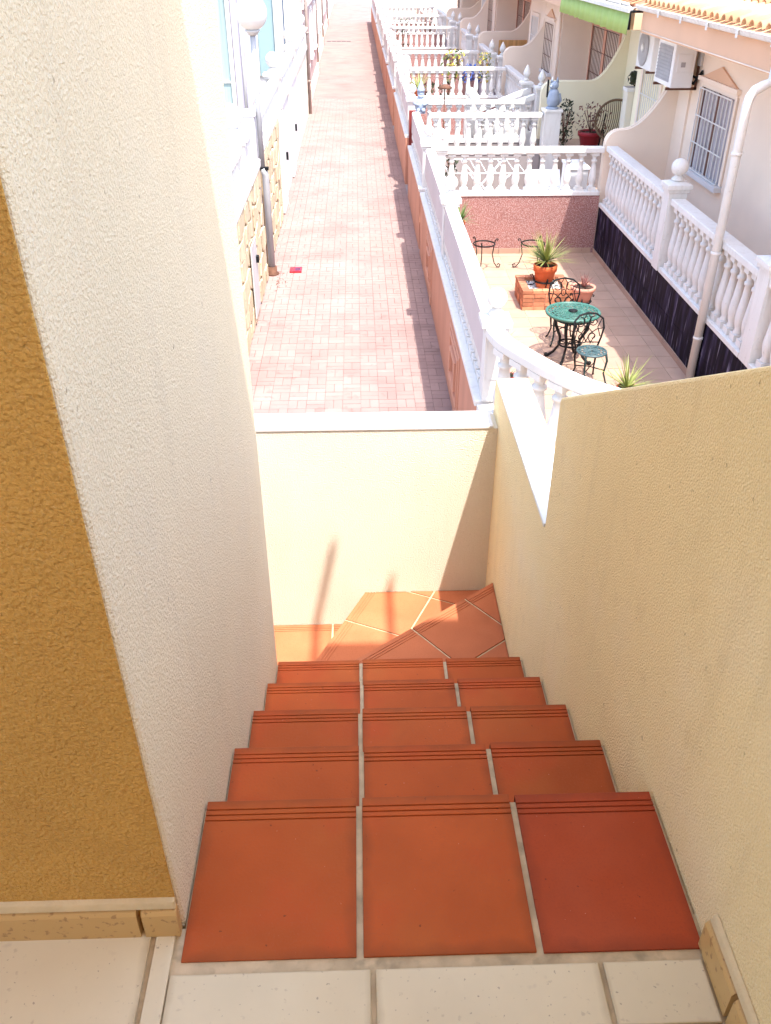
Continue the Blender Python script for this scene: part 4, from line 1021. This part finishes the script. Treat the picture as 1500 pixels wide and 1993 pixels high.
for a in (0.5, 2.6, 3.9, 5.5):
    b = rp(0.25, a, 0.1); MB().tube([b, (cx+0.25*math.cos(a), cy+0.25*math.sin(a), -1.915)], 0.016, 6).build('leg', 'black_iron', rc)

# statues
def gnome(label, c, s, rz):
    t = thing('statue', label, 'statue', c, 'grey-blue garden statues')
    MB().box(c[0]-.11*s, c[0]+.11*s, c[1]-.11*s, c[1]+.11*s, c[2], c[2]+.05*s).build('plinth', 'statue_stone', t, bevel=0.006)
    b = MB().lathe([(0.10*s, 0.051*s), (0.13*s, 0.10*s), (0.135*s, 0.20*s), (0.11*s, 0.30*s), (0.075*s, 0.35*s), (0.07*s, 0.37*s)], c, 14)
    for sx in (-1, 1):
        b.tube([(c[0]+sx*0.10*s, c[1], c[2]+0.30*s), (c[0]+sx*0.145*s, c[1]-0.06*s, c[2]+0.21*s), (c[0]+sx*0.05*s, c[1]-0.14*s, c[2]+0.19*s)], [0.04*s, 0.038*s, 0.03*s], 8)
        b.ball((c[0]+sx*0.06*s, c[1]-0.12*s, c[2]+0.075*s), 0.05*s, 8, 6)
    b.build('body', 'statue_stone', t)
    h = MB().ball((c[0], c[1], c[2]+0.43*s), 0.085*s, 12, 8); h.ball((c[0], c[1]-0.085*s, c[2]+0.42*s), 0.022*s, 8, 6)
    h.lathe([(0.075*s, 0), (0.06*s, -0.06*s), (0.015*s, -0.12*s)], (c[0], c[1]-0.05*s, c[2]+0.40*s), 10)
    h.build('head', 'statue_stone', t)
    MB().lathe([(0.095*s, 0), (0.09*s, 0.04*s), (0.055*s, 0.13*s), (0.015*s, 0.22*s), (0.004, 0.24*s)], (c[0], c[1], c[2]+0.46*s), 12).build('hat', 'statue_stone', t)
gnome('grey-blue gnome statue on the alley wall above the red gate', (1.20, 17.75, -1.18), 0.80, 0)
def owl(label, c, s):
    t = thing('statue', label, 'statue', c, 'grey-blue garden statues')
    MB().lathe([(0.12*s, 0), (0.12*s, 0.03*s), (0.09*s, 0.04*s)], c, 12).build('plinth', 'statue_stone', t)
    b = MB().lathe([(0.08*s, 0.041*s), (0.115*s, 0.10*s), (0.12*s, 0.20*s), (0.10*s, 0.29*s), (0.07*s, 0.34*s)], c, 14)
    b.tube([(c[0]+0.10*s, c[1]-0.02, c[2]+0.26*s), (c[0]+0.135*s, c[1], c[2]+0.14*s), (c[0]+0.11*s, c[1]+0.02, c[2]+0.06*s)], [0.03*s, 0.035*s, 0.012*s], 8)
    b.build('body', 'statue_stone', t)
    h = MB().ball((c[0], c[1], c[2]+0.40*s), 0.085*s, 12, 8, 0.9)
    for sx in (-1, 1): h.lathe([(0.035*s, 0), (0.004, 0.10*s)], (c[0]+sx*0.05*s, c[1], c[2]+0.45*s), 8)
    h.ball((c[0]-0.07*s, c[1]-0.05*s, c[2]+0.385*s), 0.03*s, 8, 6)
    h.build('head', 'statue_stone', t)
    MB().box(c[0]-0.135*s, c[0]-0.105*s, c[1]-.02, c[1]+.02, c[2]+0.20*s, c[2]+0.50*s).build('lantern', 'black_iron', t)
owl('grey-blue cat-shaped statue on the square white post', (3.53, 17.0, -1.005), 0.95)
# garden lamp, drying rack, white lounge chair, small pots in the second patio
gl = thing('garden_lamp', 'thin dark rod with a flat dark head, standing in the patio behind the statues', 'garden lamp', (1.62, 17.5, AZ))
MB().tube([(1.62, 17.5, AZ), (1.62, 17.5, -0.72)], 0.012, 6).build('rod', 'rust', gl)
MB().lathe([(0.13, 0), (0.14, 0.02), (0.05, 0.06), (0.03, 0.07)], (1.62, 17.5, -0.73), 12).build('lamp_head', 'rust', gl)
dr = thing('drying_rack', 'white folding clothes rack behind the balusters of the second patio', 'drying rack', (2.2, 15.6, AZ))
rk = MB()
for yy in (15.1, 16.1):
    rk.tube([(1.75, yy, AZ+0.02), (2.55, yy, AZ+0.95)], 0.016, 6).tube([(2.65, yy, AZ+0.02), (1.85, yy, AZ+0.95)], 0.016, 6)
rk.build('legs', 'plastic_white', dr)
r2 = MB()
for k in range(9): x = 1.5+0.16*k; r2.tube([(x, 15.05, AZ+0.96), (x, 16.15, AZ+0.96)], 0.007, 5)
r2.tube([(1.5, 15.05, AZ+0.96), (2.8, 15.05, AZ+0.96)], 0.012, 5).tube([(1.5, 16.15, AZ+0.96), (2.8, 16.15, AZ+0.96)], 0.012, 5)
r2.build('lines', 'plastic_white', dr)
lc = thing('lounge_chair', 'white plastic lounge chair behind the right end of the balustrade', 'chair', (3.2, 15.0, AZ))
MB().prism([(14.5, AZ+0.36), (15.3, AZ+0.30), (15.3, AZ+0.35), (14.5, AZ+0.41)], 'x', 2.9, 3.5).build('seat', 'plastic_white', lc, bevel=0.01)
MB().prism([(15.3, AZ+0.30), (15.75, AZ+0.85), (15.71, AZ+0.88), (15.25, AZ+0.35)], 'x', 2.9, 3.5).build('backrest', 'plastic_white', lc, bevel=0.01)
for x in (2.92, 3.44):
    for yy in (14.55, 15.25): MB().box(x, x+0.04, yy, yy+0.05, AZ+0.003, AZ+0.31).build('leg', 'plastic_white', lc)
    MB().box(x, x+0.05, 14.6, 15.4, AZ+0.56, AZ+0.60).build('armrest', 'plastic_white', lc, bevel=0.008)
pot((1.62, 14.5, AZ+0.55), 0.11, 0.2, 'magenta', 'magenta pot at the alley end behind the first cross balustrade')
bush('small dark plant beside the ball-topped post at the alley end', (1.55, 15.2, -1.75), 0.12, 0.3, 'leaf_dark', 90, lw=0.04)
tb = thing('box', 'small white cabinet on the terrace edge behind the partition', 'cabinet', (3.6, 14.9, AZ))
MB().box(3.42, 3.72, 14.6, 15.2, AZ+0.003, -1.55).build('cabinet_body', 'plastic_white', tb, bevel=0.01)
MB().box(3.40, 3.74, 14.58, 15.22, -1.549, -1.51).build('cabinet_top', 'plastic_white', tb, bevel=0.006)

# ================================================================== LEFT SIDE OF THE ALLEY
LX = -1.37
def stone_wall(root, y0, y1, z0, z1, rows):
    """crazy-paved stone facing: jittered cells, each stone its own piece"""
    nz = rows; ny_ = int((y1-y0)/0.26)
    P = [[(y0+(y1-y0)*i/ny_+(random.uniform(-.07, .07) if 0 < i < ny_ else 0), z0+(z1-z0)*j/nz+(random.uniform(-.07, .07) if 0 < j < nz else 0)) for j in range(nz+1)] for i in range(ny_+1)]
    for i in range(ny_):
        for j in range(nz):
            q = [P[i][j], P[i+1][j], P[i+1][j+1], P[i][j+1]]
            c = (sum(p[0] for p in q)/4, sum(p[1] for p in q)/4)
            q2 = []
            for a, b in zip(q, q[1:]+q[:1]):
                for t in (0.12, 0.88): q2.append((a[0]+(b[0]-a[0])*t, a[1]+(b[1]-a[1])*t))
            q2 = [(c[0]+(p[0]-c[0])*0.93, c[1]+(p[1]-c[1])*0.93) for p in q2]
            MB().prism(q2, 'x', LX-0.002, LX+0.012+random.uniform(0, 0.02)).build('stone', 'clad_stone', root, bevel=0.006)
def left_wall(y0, y1, label, zw, base, posts, stone=None, zr=-0.52):
    root = thing('garden_wall', label, 'wall', (LX, y0, AZ), 'front walls along the left of the alley')
    MB().box(LX-0.22, LX-0.003, y0, y1, AZ, zw).build('wall_base', base, root)
    MB().box(LX-0.24, LX+0.03, y0, y1-0.003, zw, zw+0.10).build('base_rail', 'white_paint', root, bevel=0.01)
    MB().box(LX-0.05, LX-0.03, y0+0.1, y1-0.1, zw+0.101, zr-0.28).build('privacy_panel', 'white_plaster', root)
    ys = [y0]+[p for p in posts if y0+.3 < p < y1-.3]+[y1]
    for a, b in zip(ys[:-1], ys[1:]): run(root, (LX-0.10, a+0.1), (LX-0.10, b-0.1), zw+0.06, zr, 0.2, 0.18, base=False)
    for p in posts: post(root, LX-0.12, p, zw+0.1, zr+0.12, 0.28, 'ball', 0.13)
    if stone: stone_wall(root, stone[0], stone[1], AZ+0.01, zw-0.01, stone[2])
    return root
la = left_wall(8.2, 11.45, 'stone-clad front wall with a white balustrade, nearest on the left of the alley', -1.08, 'clad_joint', [11.3], (9.4, 11.42, 6))
lb = left_wall(11.55, 12.75, 'short stone-clad wall behind the street lamp', -1.08, 'clad_joint', [], (11.57, 12.73, 6))
lc_ = left_wall(13.1, 17.6, 'stone-clad front wall just beyond the street lamp', -1.0, 'clad_joint', [17.5], (13.12, 16.2, 6), zr=-0.55)
ld = left_wall(17.7, 22.4, 'plain white front wall beyond the stone-clad walls', -1.0, 'white_plaster', [22.3], zr=-0.55)
le = left_wall(22.5, 27.2, 'cream front wall ending at the brown downpipe', -1.0, 'cream_stucco', [27.0], zr=-0.55)
# meter door, gate doors, pipes
md = thing('meter_door', 'grey meter cupboard door with a black lock in the stone-clad wall', 'cupboard door', (LX, 11.0, -2.1))
MB().box(LX+0.0335, LX+0.05, 10.72, 11.28, -2.52, -1.62).build('door_leaf', 'meter_grey', md, bevel=0.004)
MB().box(LX+0.051, LX+0.085, 11.12, 11.2, -1.92, -1.84).build('lock', 'black_iron', md)
for (yy, l) in ((16.7, 'white gate door with a dark handle, next to the stone-clad wall'), (19.6, 'white gate door with a dark handle in the plain white wall')):
    d = thing('gate', l, 'gate', (LX, yy, AZ), 'white gate doors on the left')
    MB().box(LX+0.002, LX+0.05, yy-0.42, yy+0.42, AZ+0.02, -1.02).build('gate_leaf', 'white_paint', d, bevel=0.005)
    for k in range(4): MB().box(LX+0.051, LX+0.062, yy-0.36+0.19*k, yy-0.24+0.19*k, AZ+0.2, -1.2).build('panel', 'white_plaster', d)
    MB().box(LX+0.051, LX+0.10, yy+0.30, yy+0.36, -1.85, -1.72).build('handle', 'black_iron', d)
# street lamp
sl = thing('street_lamp', 'grey street lamp with a white globe at the left of the alley', 'street lamp', (-1.30, 12.9, AZ))
MB().tube([(-1.30, 12.9, AZ), (-1.30, 12.9, -1.35), (-1.302, 12.9, -1.22), (-1.33, 12.9, -1.14)], 0.048, 14).build('lower_pole', 'lamp_metal', sl)
MB().tube([(-1.335, 12.9, -1.15), (-1.335, 12.9, 0.50)], 0.037, 14).build('upper_pole', 'lamp_metal', sl)
MB().lathe([(0.05, 0), (0.075, 0.03), (0.10, 0.05), (0.10, 0.062)], (-1.335, 12.9, 0.505), 18).build('lamp_collar', 'meter_grey', sl)
MB().ball((-1.335, 12.9, 0.76), 0.205, 28, 18).build('globe', 'globe', sl)
MB().lathe([(0.10, 0), (0.10, 0.02), (0.07, 0.03), (0.07, 0.12)], (-1.30, 12.9, AZ), 14).build('base_plate', 'rust', sl)
MB().box(-1.40, -1.25, 12.86, 12.93, -1.16, -1.12).build('clamp', 'black_iron', sl)
MB().tube([(-1.42, 12.82, AZ+0.02), (-1.42, 12.82, 0.35)], 0.022, 8).build('conduit', 'white_paint', sl)
rs_ = thing('post', 'flat white gate pier just behind the street lamp', 'post', (-1.5, 12.92, AZ))
MB().box(LX-0.22, LX-0.02, 12.78, 13.07, AZ, -0.45).build('shaft', 'white_plaster', rs_, bevel=0.008)
MB().box(LX-0.25, LX+0.0, 12.765, 13.085, -0.45, -0.39).build('post_cap', 'white_paint', rs_, bevel=0.006)
# houses behind the left walls
def left_house(y0, y1, label, x=-2.45, m='white_plaster', parts=()):
    h = thing('terraced_house', label, 'house', (x-1, (y0+y1)/2, AZ), 'houses down the left side of the alley')
    MB().box(x-3, x, y0, y1, AZ, 2.6).build('front_wall', m, h)
    return h
def left_window(h, x, y0, y1, z0, z1, glass, frame='white_paint', bars=()):
    w = MB().box(x-.02, x+.05, y0-.07, y0, z0, z1).box(x-.02, x+.05, y1, y1+.07, z0, z1).box(x-.02, x+.05, y0-.07, y1+.07, z1, z1+.07).box(x-.02, x+.08, y0-.09, y1+.09, z0-.07, z0)
    w = w.build('window', frame, h, bevel=.004)
    MB().box(x+.003, x+.013, y0, y1, z0, z1).build('pane', glass, w)
    for b in bars: MB().box(x+.0135, x+.035, y0, y1, b-.015, b+.015).build('glazing_bar', frame, w)
    return w
bx = thing('balustrade', 'white cross balustrade under the window with teal curtains', 'balustrade', (-1.7, 11.3, -1.0))
run(bx, (-2.6, 11.3), (-1.6, 11.3), -1.05, -0.52, 0.2, 0.18)
run(bx, (-2.6, 11.65), (-1.65, 11.65), -1.15, -0.70, 0.2, 0.16)
def side_window(h, y, x0, x1, z0, z1, glass, bars=()):
    """a window in a face that looks towards the camera (towards -Y)"""
    w = MB().box(x0-.06, x0, y-.05, y+.02, z0, z1).box(x1, x1+.06, y-.05, y+.02, z0, z1).box(x0-.06, x1+.06, y-.05, y+.02, z1, z1+.07).box(x0-.08, x1+.08, y-.08, y+.02, z0-.07, z0)
    w = w.build('window', 'white_paint', h, bevel=.004)
    MB().box(x0, x1, y-.012, y-.003, z0, z1).build('pane', glass, w)
    for b in bars: MB().box(x0, x1, y-.035, y-.0125, b-.012, b+.012).build('glazing_bar', 'white_paint', w)
l1 = thing('terraced_house', 'nearest house on the left, teal curtains in its side window behind the street lamp', 'house', (-2.5, 15.7, AZ), 'houses down the left side of the alley')
MB().box(-5, -1.63, 15.0, 16.4, AZ, 2.6).build('front_wall', 'white_plaster', l1)
MB().box(-1.86, -1.62, 14.95, 14.998, -1.0, 2.6).build('pillar', 'lilac_plaster', l1, bevel=.006)
side_window(l1, 15.0, -3.2, -1.93, -0.88, 1.6, 'curtain_teal', (-0.30, -0.62))
MB().tube([(-1.72, 14.92, -1.0), (-1.72, 14.92, 1.2)], 0.02, 8).build('conduit', 'meter_grey', l1)
l2 = thing('terraced_house', 'second house on the left with a pale teal side beside the lamp post', 'house', (-2.5, 21, AZ), 'houses down the left side of the alley')
MB().box(-5, -1.63, 20.0, 22.6, AZ, 2.6).build('front_wall', 'white_plaster', l2)
MB().box(-1.96, -1.625, 19.96, 19.998, -0.80, 2.6).build('side_panel', 'teal_paint', l2)
MB().box(-1.625, -1.53, 19.9, 20.02, -0.8, 2.6).build('pillar', 'white_paint', l2, bevel=.006)
MB().box(-3.2, -1.97, 19.94, 19.998, -0.80, 2.6).build('shutter', 'white_paint', l2)
l3 = thing('terraced_house', 'third house on the left with a narrow blue side window', 'house', (-2.5, 25.6, AZ), 'houses down the left side of the alley')
MB().box(-5, -1.63, 24.0, 27.25, AZ, 2.6).build('front_wall', 'white_plaster', l3)
side_window(l3, 24.0, -1.86, -1.69, -0.63, 0.45, 'blue_glass'); side_window(l3, 24.0, -1.86, -1.69, 0.62, 1.6, 'blue_glass')
for yy in (22.6, 24.2, 25.3, 26.4): MB().box(-1.60, -1.47, yy-.06, yy+.06, -0.54, 2.6).build('pillar', 'white_paint', l3, bevel=.006)
for (a, b, x, m, l) in ((27.3, 36.5, -1.44, 'pink_render', 'pinkish house front beyond the brown downpipe'), (36.55, 46.5, -1.55, 'cream_stucco', 'cream house front at the far left of the alley'),
                        (46.55, 58, -1.66, 'pink_render', 'pinkish house front near the far end of the alley'), (58.05, 78, -1.72, 'white_plaster', 'farthest white house front at the left of the alley')):
    h = left_house(a, b, l, x, m)
    n = int((b-a)/3)
    for k in range(n):
        y0 = a+1.0+k*3
        left_window(h, x, y0, y0+1.1, -1.6, -0.3, 'blue_glass' if k % 2 else 'curtain_grey', bars=(-0.9,))
    MB().box(x, x+0.06, a, b-.01, AZ, AZ+0.35).build('plinth', 'pale_trim', h)
    MB().box(x, x+0.10, a+.01, b-.02, -0.05, 0.06).build('string_course', 'white_paint', h)
for (yy, x, m, l) in ((27.28, -1.33, 'brown_pipe', 'brown downpipe standing at the left edge of the alley'), (36.5, -1.42, 'brown_pipe', 'second brown downpipe along the left of the alley'), (46.5, -1.52, 'brown_pipe', 'third brown downpipe along the left of the alley'), (58, -1.60, 'brown_pipe', 'farthest brown downpipe along the left of the alley')):
    p = thing('downpipe', l, 'pipe', (x, yy, AZ), 'brown downpipes on the left')
    MB().tube([(x, yy, AZ), (x, yy, 2.6)], 0.045, 8).build('pipe', m, p)
    for z in (-1.8, -0.6, 0.6): MB().lathe([(0.055, -.02), (0.055, .02)], (x, yy, z), 8).build('pipe_clip', m, p)

# ================================================================== SMALL THINGS IN THE ALLEY
rb = thing('packet', 'small flattened red packet with dark print lying on the alley paving', 'litter', (-0.96, 13.05, AZ))
MB().box(-1.05, -0.87, 12.94, 13.16, AZ+0.003, AZ+0.028).build('card', 'red_card', rb, bevel=.004)
MB().box(-0.975, -0.885, 12.96, 13.13, AZ+0.0285, AZ+0.030).build('print', 'dark_print', rb)
dg = thing('dark_strip', 'dark drain of bars across the alley paving near its far end', 'strip', (-0.8, 48.5, AZ))
for k in range(5): MB().box(-1.4+0.24*k, -1.4+0.24*k+0.21, 48.3, 48.7, AZ+0.0025, AZ+0.012).build('strip_bar', 'dark_iron', dg)
# dry litter round the lamp foot
lt = MB()
for i in range(45):
    a = random.gauss(0, 0.10); b = random.gauss(0, 0.22); s = random.uniform(0.004, 0.012)
    x, y_ = -1.22+abs(a), 12.6+b
    lt.add([(x-s, y_-s*.6, AZ+0.004), (x+s, y_-s*.5, AZ+0.004), (x+s*.7, y_+s, AZ+0.010), (x-s*.6, y_+s*.8, AZ+0.006)], [(0, 1, 2, 3)])
tag(lt.build('leaf_litter', 'rust'), 'dry leaf crumbs scattered round the lamp foot', 'litter', kind='stuff')
